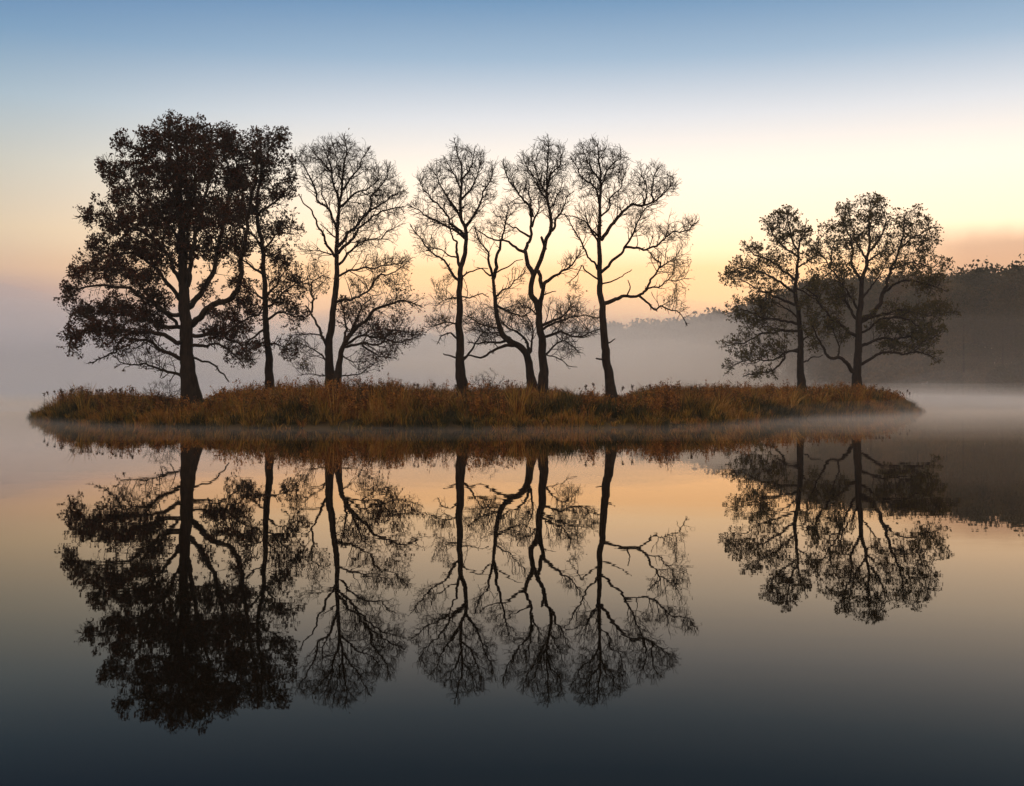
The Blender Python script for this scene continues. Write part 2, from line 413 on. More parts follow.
def shoots(limbs3d, D, clumps, g, r_tip, lens, gap, up, tmin=0.16, wide=1.9):
    """side branches on the limbs, branching three more times; each ends where the crown ends. Returns segments A, B, ra, rb and the twig ends"""
    CL = np.array(clumps, float)
    th = np.linspace(0, 2 * np.pi, 16, endpoint=False)
    bp = np.concatenate([np.column_stack([c[0] + c[2] * np.cos(th), c[1] + c[3] * np.sin(th)]) for c in CL])
    cen = np.array([(bp[:, 0].min() + bp[:, 0].max()) / 2, (bp[:, 1].min() + bp[:, 1].max()) / 2])
    rel = bp - cen; sup = np.array([(rel @ np.array([math.cos(a), math.sin(a)])).max() for a in np.linspace(0, 2 * np.pi, 36, endpoint=False)])
    dirs = np.column_stack([np.cos(np.linspace(0, 2 * np.pi, 36, endpoint=False)), np.sin(np.linspace(0, 2 * np.pi, 36, endpoint=False))])
    def inside(p):
        if inside_crown(p, D, CL): return True
        q = np.array([CX + p[0] * F / p[1], HY - (p[2] - EYE) * F / p[1]]) - cen
        return bool((dirs @ q < sup * 0.9).all()) and inside_crown(p, D, CL, wide)
    out = []; ends = []
    rnd = random.Random(int(g.integers(1, 10 ** 6)))
    def nv(s): return np.array([rnd.gauss(0, s), rnd.gauss(0, s), rnd.gauss(0, s)])
    def grow(p, d, L, r0, lv):
        seg = (0.2, 0.15, 0.12, 0.1)[lv]; n = max(2, int(L / seg)); side = rnd.choice((-1, 1)); outn = 0
        nextc = rnd.uniform(0.12, 0.3) * L; run = 0.0
        bend = nv(0.10)
        for k in range(n):
            t = (k + 1) / n
            if rnd.random() < 0.3: bend = nv(0.16)
            d = d + bend + nv(0.07) + np.array([0, 0, up * (0.10 if lv < 2 else 0.07)])
            d = d / np.linalg.norm(d)
            q = p + d * seg
            if not inside(q):
                outn += 1
                if outn * seg > (0.25 if lv == 0 else 0.18): break
            else: outn = 0
            ra = r0 + (r_tip * 0.75 - r0) * (k / n); rb = r0 + (r_tip * 0.75 - r0) * t
            out.append((p, q, ra, rb)); p = q; run += seg
            if lv < 3 and run >= nextc and t < 0.97:
                nextc = run + (0.26, 0.17, 0.13)[lv] * rnd.uniform(0.65, 1.4)
                side = -side
                perp = np.cross(d, nv(1) + np.array([0.0, 1.0, 0.0]) * 1.2); perp /= max(1e-6, np.linalg.norm(perp))
                ang = R(rnd.uniform(28, 58))
                dd = d * math.cos(ang) + perp * math.sin(ang) * side
                Lc = (L - run) * rnd.uniform(0.45, 0.8) + (0.30, 0.2, 0.1)[lv]
                grow(q, dd, min(Lc, (1.3, 0.7, 0.4)[lv]), max(r_tip * 0.8, rb * 0.68), lv + 1)
        if lv >= 1: ends.append((p, d))
    for li, (P, rad) in enumerate(limbs3d):
        al = np.concatenate([[0], np.cumsum(np.linalg.norm(np.diff(P, axis=0), axis=1))]); tot = al[-1]
        pos = tot * (tmin if li else 0.45); k = 0
        while pos < tot:
            i = min(len(P) - 2, int(np.searchsorted(al, pos)))
            if rad[i] < 0.13 and (inside_crown(P[i], D, CL, 2.6)):
                T = unit(P[i + 1] - P[i]); k += 1
                perp = np.cross(T, nv(1) + np.array([0, 1.6, 0])); perp /= max(1e-6, np.linalg.norm(perp))
                ang = R(rnd.uniform(30, 62)); dd = T * math.cos(ang) + perp * math.sin(ang) * (1 if k % 2 else -1)
                L = lens * rnd.uniform(0.55, 1.1) * (1.0 - 0.45 * pos / tot)
                grow(P[i], dd, L, min(rad[i] * 0.62, 0.012 + 0.014 * L), 0)
            pos += gap * rnd.uniform(0.6, 1.5)
        T = unit(P[-1] - P[-3])
        if inside_crown(P[-1], D, CL, 1.5):
            for q in range(3):
                dd = unit(T + nv(0.3)); grow(P[-1], dd, lens * rnd.uniform(0.4, 0.8), min(rad[-1] * 0.85, 0.022), 1 if q else 0)
    A = np.array([o[0] for o in out]); B = np.array([o[1] for o in out])
    return A, B, np.array([o[2] for o in out]), np.array([o[3] for o in out]), np.array([e[0] for e in ends]), np.array([e[1] for e in ends])

def build_tree(name, label, D, limbs, clumps, seed, dens=1.0, leaf=None, leaf_n=0, leaf_size=0.14, leaf_tint=(0.3, 0.7), r_tip=0.0095,
               spurs=2, spur_len=0.3, trop=0.25, step=0.13, leaf_drop=0.0, upright=0.5, leaf_y=None, lens=1.8, gap=0.16, up=0.8, bare=(), hole=1.5):
    g = np.random.default_rng(seed)
    m_px = D / F
    nodes, nrad, npx, limb_meshes = [], [], [], []
    for li, (r0, r1, pts) in enumerate(limbs):
        pts = np.array(pts, float)
        seg = np.linalg.norm(np.diff(pts, axis=0), axis=1); al = np.concatenate([[0], np.cumsum(seg)])
        if li == 0:
            dep = np.array([0.35 * nz(seed, a * 0.02) for a in al]); dep[0] = 0
        else:
            q = np.array(npx); dd = np.linalg.norm(q[:, :2] - pts[0], axis=1); j = dd.argmin()
            if dd[j] < 14:
                d0 = q[j, 2]
                if dd[j] > 1.0 and dd[j] > r0 * 0.5: pts = np.vstack([q[j, :2], pts]); seg = np.linalg.norm(np.diff(pts, axis=0), axis=1); al = np.concatenate([[0], np.cumsum(seg)])
            else:
                d0 = 0
            s = (1 if (li + seed) % 2 else -1) * g.uniform(0.2, 0.75)
            dep = d0 + s * al * m_px * 0.8 + 0.25 * np.array([nz(seed + li * 3.1, a * 0.03) for a in al]) * (al > 0)
        r0 *= 1.0 if li == 0 else 0.93
        rr = r0 + (r1 - r0) * (al / al[-1]) ** 0.8
        if li == 0:
            rr = rr + r0 * 0.26 * np.exp(-al / 7.0)                    # root flare
        W = np.array([px(x, y, D + d) for (x, y), d in zip(pts, dep)])
        if li == 0:
            gz = float(ground_z(W[0][0], W[0][1])[0])
            foot = W[0].copy(); foot[2] = min(gz - 0.25, W[0][2] - 0.1)
            W = np.vstack([foot, W]); rr = np.concatenate([[rr[0] * 1.15], rr]); pts = np.vstack([pts[0], pts]); dep = np.concatenate([[dep[0]], dep])
        Q = catmull(np.column_stack([W, rr * m_px, pts, dep]), 0.17)
        P = Q[:, :3].copy(); rad = np.maximum(Q[:, 3], 0.004)
        wob = np.cumsum(g.normal(0, 1, P.shape), axis=0); wob -= np.linspace(0, 1, len(P))[:, None] * wob[-1]
        amp = min(0.035, 0.012 + 0.25 * rad.min()) if li else 0.012
        P += wob * amp * 0.6 * np.sin(np.linspace(0, np.pi, len(P)))[:, None] ** 0.5
        sl = np.concatenate([[0], np.cumsum(np.linalg.norm(np.diff(P, axis=0), axis=1))])
        crook = np.array([[nz(q * 1.15, li * 7.7 + c * 13.1, seed) + 0.5 * nz(q * 2.9, li * 3.3 + c * 5.1, seed) for c in range(3)] for q in sl])
        P += crook * (0.06 if li == 0 else 0.17) * np.clip(sl / 0.8, 0, 1)[:, None] * np.clip((sl[-1] - sl) / 0.5, 0.3, 1)[:, None]
        limb_meshes.append((P, rad))
        nodes.append(P); nrad.append(rad); npx += [tuple(v) for v in np.column_stack([Q[:, 4:6], Q[:, 6]])]
    base = limb_meshes[0][0][0].copy(); base[2] = float(ground_z(base[0], base[1])[0])
    root = empty(name, base)
    tag(root, label, 'tree', 'trees on the island')
    off = Vector(base)
    def child(nm, me, mat):
        me.transform(__import__('mathutils').Matrix.Translation(-off))
        o = bpy.data.objects.new(nm, me); COL.objects.link(o); me.materials.append(mat); o.parent = root
        return o
    for li, (P, rad) in enumerate(limb_meshes):
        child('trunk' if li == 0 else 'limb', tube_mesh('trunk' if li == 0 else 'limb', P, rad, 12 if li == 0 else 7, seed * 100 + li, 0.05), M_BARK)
    # attractors in the crown's clumps
    start = np.vstack(nodes); srad = np.concatenate(nrad); npx = np.array(npx)
    A = []
    for (cx, cy, rx, ry) in clumps:
        j = ((npx[:, 0] - cx) ** 2 + (npx[:, 1] - cy) ** 2 + 40 * (srad / m_px)).argmin()
        d0 = npx[j, 2]
        n = max(5, int(rx * ry * 0.24 * dens * DENS))
        u = unit(g.normal(0, 1, (n, 3))) * (g.random((n, 1)) ** 0.4)
        dd = d0 + u[:, 1] * max(rx, ry) * m_px * 1.1
        for k in range(n):
            A.append(px(cx + u[k, 0] * rx, cy + u[k, 2] * ry, D + dd[k]))
    A = np.array(A)
    okn = (srad < 0.085) & (start[:, 2] > start[0, 2] + 1.2)
    st = start[okn]; sr = srad[okn]
    sa, sb, sra, srb, se, sdr = shoots(limb_meshes, D, list(clumps) + list(bare), g, r_tip, lens, gap, up)
    P, par = colonize(st, A, step, step * 1.25, trop * 0.4, 0.28, g)
    n0 = len(st); N = len(P)
    tips = np.zeros(N); cnt = np.zeros(N, int)
    for i in range(N - 1, n0 - 1, -1):
        if tips[i] == 0: tips[i] = 1
        tips[par[i]] += tips[i]; cnt[par[i]] += 1
    rad = r_tip * np.maximum(tips, 1) ** 0.43
    rad[:n0] = np.minimum(sr, np.maximum(rad[:n0], r_tip))
    ii = np.arange(n0, N); pp = par[ii]
    ra = np.minimum(rad[pp], rad[ii] * 1.5); rb = rad[ii]
    VA, FA = prisms(P[pp], P[ii], ra, rb)
    # short spur twigs: the fine brush of a winter crown
    thin = ii[tips[ii] <= 4]
    S0 = np.repeat(thin, spurs)
    dirn = unit(P[S0] - P[par[S0]])
    sd = unit(dirn * 0.6 + g.normal(0, 0.55, dirn.shape) + np.array([0, 0, upright]))
    ln = spur_len * g.uniform(0.35, 1.2, len(S0))[:, None]
    b1 = P[S0] + sd * ln * 0.55
    b2 = b1 + unit(sd + g.normal(0, 0.35, sd.shape) + np.array([0, 0, upright * 0.3])) * ln * 0.5
    r1 = np.full(len(S0), r_tip * 0.85)
    V2, F2 = prisms(P[S0], b1, r1, r1 * 0.8); V3, F3 = prisms(b1, b2, r1 * 0.8, r1 * 0.45)
    V4, F4 = prisms(sa, sb, sra, srb)
    Vt = np.vstack([VA, V2, V3, V4]); Ft = np.vstack([FA, F2 + len(VA), F3 + len(VA) + len(V2), F4 + len(VA) + len(V2) + len(V3)])
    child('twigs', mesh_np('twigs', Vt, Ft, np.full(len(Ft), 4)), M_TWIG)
    nl = 0
    if leaf:
        C = np.vstack([b2, P[thin], se])
        Dn = np.vstack([sd, unit(P[thin] - P[par[thin]]), sdr])
        cl = np.array([nz(*(c * 1.5)) + 0.5 * nz(*(c * 3.7)) for c in C])
        pr = np.ones(len(C)) * (1 - leaf_drop)
        pr = pr * np.clip(0.66 + hole * cl, 0.02, 1)
        if leaf_y:                                                  # how many leaves are left by height (low boughs keep theirs)
            row = HY - (C[:, 2] - EYE) * F / C[:, 1]
            pr = pr * np.interp(row, [leaf_y[0], leaf_y[1]], [leaf_y[2], leaf_y[3]])
        k = g.random(len(C)) < pr
        C = np.repeat(C[k], leaf_n, 0) ; Dn = np.repeat(Dn[k], leaf_n, 0)
        C = C + g.normal(0, 0.055, C.shape)
        ti = np.clip(g.uniform(leaf_tint[0], leaf_tint[1], len(C)) + 0.25 * np.repeat(cl[k], leaf_n), 0, 1)
        Vl, Fl, Tl = leaf_quads(C, Dn, leaf_size, g, ti)
        child('foliage', mesh_np('foliage', Vl, Fl, np.full(len(Fl), 4), False, Tl), leaf)
        nl = len(Fl)
    print('TREE', label[:30], 'nodes', N - n0, 'shoots', len(sa), 'twigfaces', len(Ft), 'leaves', nl)
    return root

# each limb: (radius at its start, radius at its end, points); in the photograph's pixels, placed at the tree's own distance
T1_LIMBS = [
 (9.0, 1.2, [(192,402),(189,378),(187,350),(186,325),(184,300),(183,270),(182,238),(180,202),(179,170),(177,142)]),
 (2.4, 0.6, [(182,359),(164,350),(145,343),(134,340),(124,340),(117,353),(107,354),(96,361),(89,363)]),
 (2.0, 0.5, [(183,377),(164,370),(153,365),(140,364),(126,362),(116,357)]),
 (2.8, 0.7, [(178,342),(164,335),(151,333),(134,334),(115,332),(88,330),(71,340),(69,353)]),
 (2.6, 0.7, [(177,328),(157,324),(136,317),(107,313),(82,317)]),
 (2.6, 0.7, [(178,314),(157,305),(142,296),(124,286),(107,286),(79,288),(66,286)]),
 (2.5, 0.7, [(180,300),(165,280),(150,262),(125,255),(100,262),(85,270)]),
 (2.5, 0.7, [(182,287),(170,255),(150,235),(125,225),(100,215),(82,217)]),
 (2.4, 0.7, [(184,262),(172,230),(155,205),(135,190),(120,170),(108,163)]),
 (2.0, 0.7, [(183,246),(175,205),(160,175),(145,155),(125,145)]),
 (1.8, 0.6, [(182,230),(176,190),(171,155),(170,130)]),
 (3.0, 0.7, [(188,285),(196,240),(205,200),(208,165),(205,140)]),
 (3.4, 0.8, [(192,305),(208,279),(216,261),(221,240),(228,200),(225,160),(220,130)]),
 (4.0, 0.9, [(192,326),(208,309),(227,302),(237,293),(240,275),(242,255),(247,235),(250,210),(255,180),(258,150)]),
 (2.6, 0.7, [(193,335),(210,334),(227,332),(242,321),(258,315),(262,308)]),
 (2.2, 0.6, [(194,345),(212,345),(225,347),(233,355),(242,362)]),
 (1.6, 0.6, [(195,357),(208,361),(218,370),(229,382)]),
 (1.6, 0.6, [(227,338),(240,343),(246,353),(254,362)]),
 (2.2, 0.6, [(184,265),(190,230),(196,190),(194,160),(190,138)]),
 (2.0, 0.6, [(176,322),(150,300),(130,275),(112,268)]),
]
T1_CLUMPS = [(170,137,17,18),(195,140,18,18),(150,140,14,14),(127,145,11,9),(116,172,14,14),(150,175,22,22),(185,175,22,25),(122,198,15,13),(95,215,15,8),
 (120,225,22,14),(150,215,25,20),(185,215,25,22),(100,245,15,13),(130,250,22,14),(160,250,20,18),(84,275,14,10),(112,270,22,11),(145,275,18,12),(74,291,11,7),
 (85,314,19,9),(115,308,22,11),(142,312,20,11),(160,320,14,9),(75,341,10,13),(95,330,18,8),(120,332,16,7),(208,165,13,22),(212,215,18,22),(215,250,16,14),(160,295,14,8),
 (172,120,7,5),(140,152,10,8),(222,315,18,7),(215,332,16,7),(245,357,12,7),(232,145,12,14),(240,185,12,16),(235,282,10,8),(205,290,10,12),(190,255,14,14),
 (106,166,8,7),(90,218,9,6),(66,302,7,5),(250,312,10,7)]
T1_BARE = [(160,345,16,8),(140,352,16,8),(155,362,14,6),(130,360,12,5),(170,372,10,6)]
build_tree('oak_tree', 'broad leafy red-brown oak on a very thick trunk, widest and fullest of the trees', 58, T1_LIMBS, T1_CLUMPS, 1, dens=1.9, bare=T1_BARE,
           leaf=M_OAKLEAF, leaf_n=5, hole=1.8, leaf_size=0.14, leaf_tint=(0.15, 0.85), spurs=2, spur_len=0.26, leaf_drop=0.0, upright=0.25, leaf_y=(340, 358, 1.0, 0.12))

T2_LIMBS = [
 (4.0, 0.9, [(270,386),(269,353),(267,332),(266,305),(264,269),(263,250),(258,224),(257,203),(260,180),(262,163),(260,138)]),
 (1.6, 0.6, [(258,216),(263,209),(277,201),(286,190),(292,185)]),
 (2.0, 0.6, [(258,214),(246,211),(242,199),(239,176),(235,157),(231,138)]),
 (1.5, 0.5, [(258,192),(265,167),(273,144),(280,136)]),
 (1.6, 0.5, [(264,275),(250,265),(240,256),(236,240)]),
 (1.6, 0.5, [(265,298),(277,284),(279,271),(284,261)]),
 (1.6, 0.5, [(266,307),(284,294),(296,284),(304,281)]),
 (1.5, 0.5, [(267,320),(281,311),(292,315),(302,317)]),
 (1.3, 0.5, [(268,343),(280,346),(288,350)]),
 (1.4, 0.5, [(265,300),(252,290),(240,285)]),
 (1.5, 0.5, [(266,328),(254,336),(246,347),(238,355)]),
 (1.4, 0.5, [(263,250),(275,236),(284,228),(290,228)]),
 (1.4, 0.5, [(262,245),(248,232),(236,222),(228,210)]),
]
T2_CLUMPS = [(222,143,15,18),(245,148,15,15),(268,144,14,13),(281,140,9,8),(287,163,9,9),(262,170,18,18),(235,175,18,18),(278,190,15,11),(290,196,8,6),(250,205,18,13),
 (230,215,17,15),(285,228,11,11),(268,232,14,11),(240,245,16,13),(283,262,11,8),(292,283,13,9),(290,308,12,7),(285,350,9,7),(270,255,10,9),(278,300,13,8),(245,300,13,9),
 (255,345,12,7),(240,355,10,6),(240,327,13,6),(300,318,7,6)]
build_tree('oak_tree', 'slender red-brown leafy oak on a thin straight trunk, close against the widest oak', 64, T2_LIMBS, T2_CLUMPS, 2, dens=1.7,
           leaf=M_OAKLEAF, leaf_n=5, hole=1.8, leaf_size=0.14, leaf_tint=(0.1, 0.8), spurs=2, spur_len=0.26, leaf_drop=0.15, upright=0.25)

T3_LIMBS = [
 (4.6, 0.6, [(330.5,384),(329.5,362),(330,344),(332,326),(334,308),(336,291),(337,273),(337,255),(338,219),(339.5,203),(342,194),(343,183),(344,171),(345.5,160),(346.5,150),(345,140)]),
 (1.7, 0.5, [(334,256),(326,244),(321,231.5),(317,219),(310,210),(304.6,203),(300,196)]),
 (1.0, 0.4, [(335,237),(326,230),(320.6,224)]),
 (1.8, 0.5, [(336,226),(329.5,212),(323,205),(317,201),(316,192),(313.5,185),(309,176),(304.6,167),(299,160)]),
 (1.0, 0.4, [(328,208),(323,198),(323,190),(321.5,180)]),
 (1.8, 0.5, [(339,205),(336.7,189),(335,178),(330,169),(324,162),(317,157)]),
 (1.2, 0.4, [(332,173),(328,157),(328,146)]),
 (1.5, 0.5, [(341,207),(351,198.6),(356,194),(365,191.5),(374,185),(379,180)]),
 (2.1, 0.6, [(339,246),(347,235),(356,226),(363,220),(372,212),(381,205),(390,201),(399,192)]),
 (1.9, 0.6, [(339,253),(351,237),(360,228),(369,219),(379,212),(390,208),(401,207)]),
 (1.6, 0.5, [(339,264),(349,253),(358,244),(369,239),(379,239),(386,233),(393,229)]),
 (1.2, 0.5, [(366,216),(370.5,207),(373,196),(377.6,189),(385,182),(388,169)]),
 (1.3, 0.5, [(342,191),(352,178),(360,163),(367,152)]),
 (1.1, 0.4, [(343,184),(337,166),(335,150)]),
 (1.4, 0.5, [(338,276),(351,270),(369,267.5),(383,266),(399,264)]),
 (1.7, 0.5, [(336,302),(342,301),(356,299),(365,293),(372,285),(381,276),(392,273),(400,268)]),
 (2.2, 0.7, [(328,358),(325,351),(320,333),(314,321),(310,310),(306,305)]),
 (1.2, 0.5, [(312,312),(313.5,299.5),(312,289),(313.5,282),(320.6,277),(330,278)]),
 (1.2, 0.4, [(328,362),(319,352),(312,348),(303,345)]),
 (0.8, 0.4, [(329,376),(313.5,372.6),(303,374)]),
 (0.8, 0.4, [(320,335),(303,334),(290,336)]),
 (1.0, 0.4, [(335,255),(328,253),(321,250),(314,251)]),
]
T3_CLUMPS = [(345,150,20,13),(325,153,17,13),(305,160,12,12),(362,164,14,15),(373,175,11,11),(386,184,13,15),(397,193,8,12),(388,174,9,9),(340,173,20,14),(380,200,15,8),
 (395,214,11,8),(376,225,15,8),(350,214,12,12),(370,246,15,7),(385,262,17,7),(401,262,9,6),(385,285,13,7),(402,289,12,8),(313,266,8,13),(356,285,12,8),(312,285,8,10),
 (298,345,10,6),(305,365,12,7)]
build_tree('bare_tree', 'tall twiggy nearly leafless tree beside the slender leafy oak, round crown, forked at its base', 60, T3_LIMBS, T3_CLUMPS, 3, dens=1.1,
           leaf=M_OLIVE, leaf_n=1, leaf_size=0.13, leaf_tint=(0.3, 1.0), leaf_drop=0.55, spurs=3, spur_len=0.36, upright=0.55, leaf_y=(240, 270, 0.03, 0.8))

T3B_LIMBS = [
 (3.6, 0.6, [(337.5,384),(340,362),(343,348),(347,339),(356,328),(367,319),(374,310),(381,307),(392,303),(402.6,300),(417,305)]),
 (1.6, 0.5, [(344,344),(346,330),(344,312),(341,300)]),
 (1.6, 0.5, [(350,335),(356,318),(362,308),(370,300)]),
 (1.6, 0.5, [(347,344),(361.6,335),(374,336),(388,338),(401,342),(417,337)]),
 (1.6, 0.5, [(345,347),(365,344),(381,342),(392,331.6),(410,332)]),
 (1.1, 0.4, [(362,345),(376,355),(385,358),(394,358)]),
 (1.1, 0.4, [(342,355),(351,360),(358,362)]),
 (0.9, 0.4, [(342,376),(356,374),(366,370),(374,364)]),
]
T3B_CLUMPS = [(346,311,13,11),(362,322,14,12),(377,325,12,9),(395,301,15,8),(412,304,8,6),(386,334,15,8),(408,335,12,8),(386,351,13,6),(358,361,6,4),(398,318,11,9),(362,306,10,8),(366,368,9,5)]
build_tree('small_tree', 'small crooked tree leaning low from the foot of a taller nearly leafless one', 59, T3B_LIMBS, T3B_CLUMPS, 14, dens=1.1,
           leaf=M_OAKLEAF, leaf_n=2, leaf_size=0.14, leaf_tint=(0.2, 0.9), leaf_drop=0.5, spurs=2, spur_len=0.3, upright=0.35)

T4_LIMBS = [
 (5.2, 0.5, [(462,392),(460,362),(460,344),(460,317),(460.5,291),(461,273),(462,263.5),(465.5,255),(467,240),(466,227),(462,219),(461,205),(461.4,192),(462,180),(462,169),(459,157),(455,143)]),
 (2.0, 0.6, [(460.5,270),(459,256),(458,244),(452,238),(449,226)]),
 (1.7, 0.5, [(465,239),(455,228),(446,224),(436,217),(425,214),(412.5,208)]),
 (1.7, 0.5, [(464,234),(450,219),(443,210),(434,201),(427,194),(420,182)]),
 (1.5, 0.5, [(463,224),(455,210),(448,198),(443,189),(437,176)]),
 (1.4, 0.5, [(461.5,200),(468,192),(475,182),(480,166)]),
 (1.6, 0.5, [(466,226),(475,214),(482,201),(485.5,189),(492.6,174.5)]),
 (1.7, 0.5, [(459,281),(450,271),(446,264),(443,260),(434,255),(427,246),(419.6,237),(414,230)]),
 (1.0, 0.4, [(459,258),(450,256),(440,250),(432,247.5)]),
 (1.2, 0.4, [(463,276),(471,270),(480,267.5),(488,269)]),
 (1.0, 0.4, [(463,297),(473,298),(482,295),(489,297)]),
 (1.0, 0.4, [(459,298),(450,298),(441,302)]),
 (1.1, 0.4, [(459,325),(448,323.6),(439,325),(429,327)]),
 (1.2, 0.4, [(458,339),(450,333),(443,336),(437,344)]),
 (1.3, 0.6, [(457,359),(449,356.5),(443,354)]),
 (1.6, 0.5, [(462,362),(471,347.6),(480,337),(485.5,331)]),
 (1.2, 0.4, [(461.5,190),(455,176),(448,164)]),
 (1.2, 0.4, [(462,180),(470,168),(474,156)]),
]
T4_CLUMPS = [(462,157,14,13),(455,149,7,8),(475,164,11,15),(490,176,8,13),(440,174,13,12),(424,181,7,10),(445,190,17,12),(470,185,14,13),(417,205,7,9),(485,200,12,10),
 (432,224,8,9),(474,214,12,9),(419,231,8,6),(440,285,13,7),(438,320,16,8),(478,317,13,8),(452,300,9,8),(430,246,9,6)]
build_tree('bare_tree', 'bare tree with a straight upright lone trunk and a pointed twiggy top', 61, T4_LIMBS, T4_CLUMPS, 4, dens=0.95, spurs=3, spur_len=0.36, upright=0.6,
           leaf=M_OLIVE, leaf_n=1, leaf_size=0.12, leaf_tint=(0.4, 1.0), leaf_drop=0.7, leaf_y=(250, 290, 0.0, 1.0))

T5_LIMBS = [
 (4.8, 0.5, [(532,390),(530.6,371),(528.5,357),(524,349),(513,342),(505.6,335),(500,324.5),(497,312),(494.5,294),(493,280),(491,269),(488.5,258.6),(489,253),(484,246),(479,240),(476,231.5)]),
 (2.4, 0.6, [(493,279),(496,269),(497.6,255),(499,246),(501,237),(504,230),(507,215)]),
 (2.0, 0.7, [(530,352),(526,340),(518,332.5),(509,329),(502,322)]),
 (2.2, 0.6, [(516,345),(502,347.6),(491,352),(481,356.5),(470,355.6),(463,358)]),
 (1.7, 0.5, [(507,340),(491,342),(479,342),(468,342)]),
 (1.3, 0.4, [(494.5,298),(504,290.6),(513,284),(518,278),(523,274)]),
 (1.6, 0.5, [(496,305),(504,310),(513,315.6),(522,317),(529,313)]),
 (1.0, 0.4, [(494,274),(505.6,267.5),(514.5,261),(523,260)]),
 (1.2, 0.4, [(490,276),(483,270),(477,268)]),
 (1.4, 0.5, [(503,330),(492,326),(480,322),(470,318)]),
 (1.3, 0.4, [(510,338),(500,334),(488,333),(476,330)]),
 (1.3, 0.4, [(531,352),(533,338),(530,322),(526,312)]),
]
T5_CLUMPS = [(478,324,16,10),(505,311,17,8),(490,335,16,7),(520,306,13,9),(525,329,11,8),(477,240,7,11),(500,215,12,13),(511,205,11,11),(492,225,9,9),(520,281,7,6),(505,322,10,6)]
build_tree('bare_tree', 'shorter bare forked tree bending into wide flat boughs, right against a thicker tall trunk', 62, T5_LIMBS, T5_CLUMPS, 5, dens=1.0, spurs=3, spur_len=0.34, upright=0.55)

T6_LIMBS = [
 (4.9, 0.5, [(543.5,391),(543,362),(541.5,340.5),(540,326),(538.6,312),(536.5,301),(533,294),(532,283.5),(534,275),(538.6,267.5),(542,259),(544.5,250),(547,240),(551,230),(552,219),(549,206.6),(547.5,198),(547,183),(547.5,166),(548.4,148)]),
 (2.8, 0.6, [(534,276),(531.5,271),(527,264),(525,255),(526,246),(530.6,235),(532,219),(531,205),(528,192)]),
 (1.9, 0.5, [(526,253),(521.7,251),(513,246),(500,240),(488,235),(477,230)]),
 (1.4, 0.5, [(530,237),(520,231.5),(511,226),(504,222.6)]),
 (1.6, 0.5, [(532,217),(529,206.6),(523.4,198),(514.5,189),(507,178),(504,168)]),
 (1.3, 0.4, [(532,227),(536,214),(538,201),(541,190)]),
 (1.3, 0.4, [(547,200),(540,190),(532,178),(526,165)]),
 (1.3, 0.4, [(547.5,194),(541,186),(537.5,175),(534,165)]),
 (1.3, 0.4, [(547,188),(550,178),(556,168),(562,156)]),
 (1.7, 0.5, [(552,231),(559,219),(564.4,208),(567,199.5)]),
 (3.2, 0.6, [(539,311),(541,300),(542.5,289),(545,283),(549,281),(557,274.6),(566,267.5),(572,264),(578,257)]),
 (2.4, 1.9, [(542.5,288),(539.5,279),(538,271)]),
 (1.9, 1.3, [(545.5,250),(543,242),(541,237)]),
 (0.9, 0.4, [(543,295),(550,292),(556,291.5)]),
 (2.0, 0.6, [(543,325),(554,321),(562.6,317),(570,306.6)]),
 (1.6, 0.5, [(543,329),(560,320),(577,317),(588,316.5),(597,318)]),
 (1.7, 0.5, [(544,337),(559,333),(570,336),(584,335),(595,331),(599,329)]),
 (1.4, 0.5, [(546,354),(557,344),(566,342),(573,346),(577,351)]),
 (0.8, 0.35, [(547,355),(561,360),(570,366),(577,367)]),
 (1.1, 0.4, [(549.5,209),(556,198),(561,186)]),
 (1.2, 0.4, [(540,318),(532,310),(524,306),(517,300)]),
]
T6_CLUMPS = [(547,151,15,13),(528,165,9,13),(561,164,11,14),(545,180,16,13),(515,185,9,13),(508,170,5,10),(530,190,13,9),(560,198,11,13),(543,200,16,7),(572,311,18,7),(590,316,9,6),
 (562,325,15,6),(582,330,14,6),(567,351,11,5),(570,262,9,6),(535,176,10,10)]
build_tree('bare_tree', 'tall bare tree with a twisting trunk that splits and rejoins around a small gap', 60, T6_LIMBS, T6_CLUMPS, 6, dens=1.0, spurs=3, spur_len=0.36, upright=0.6)

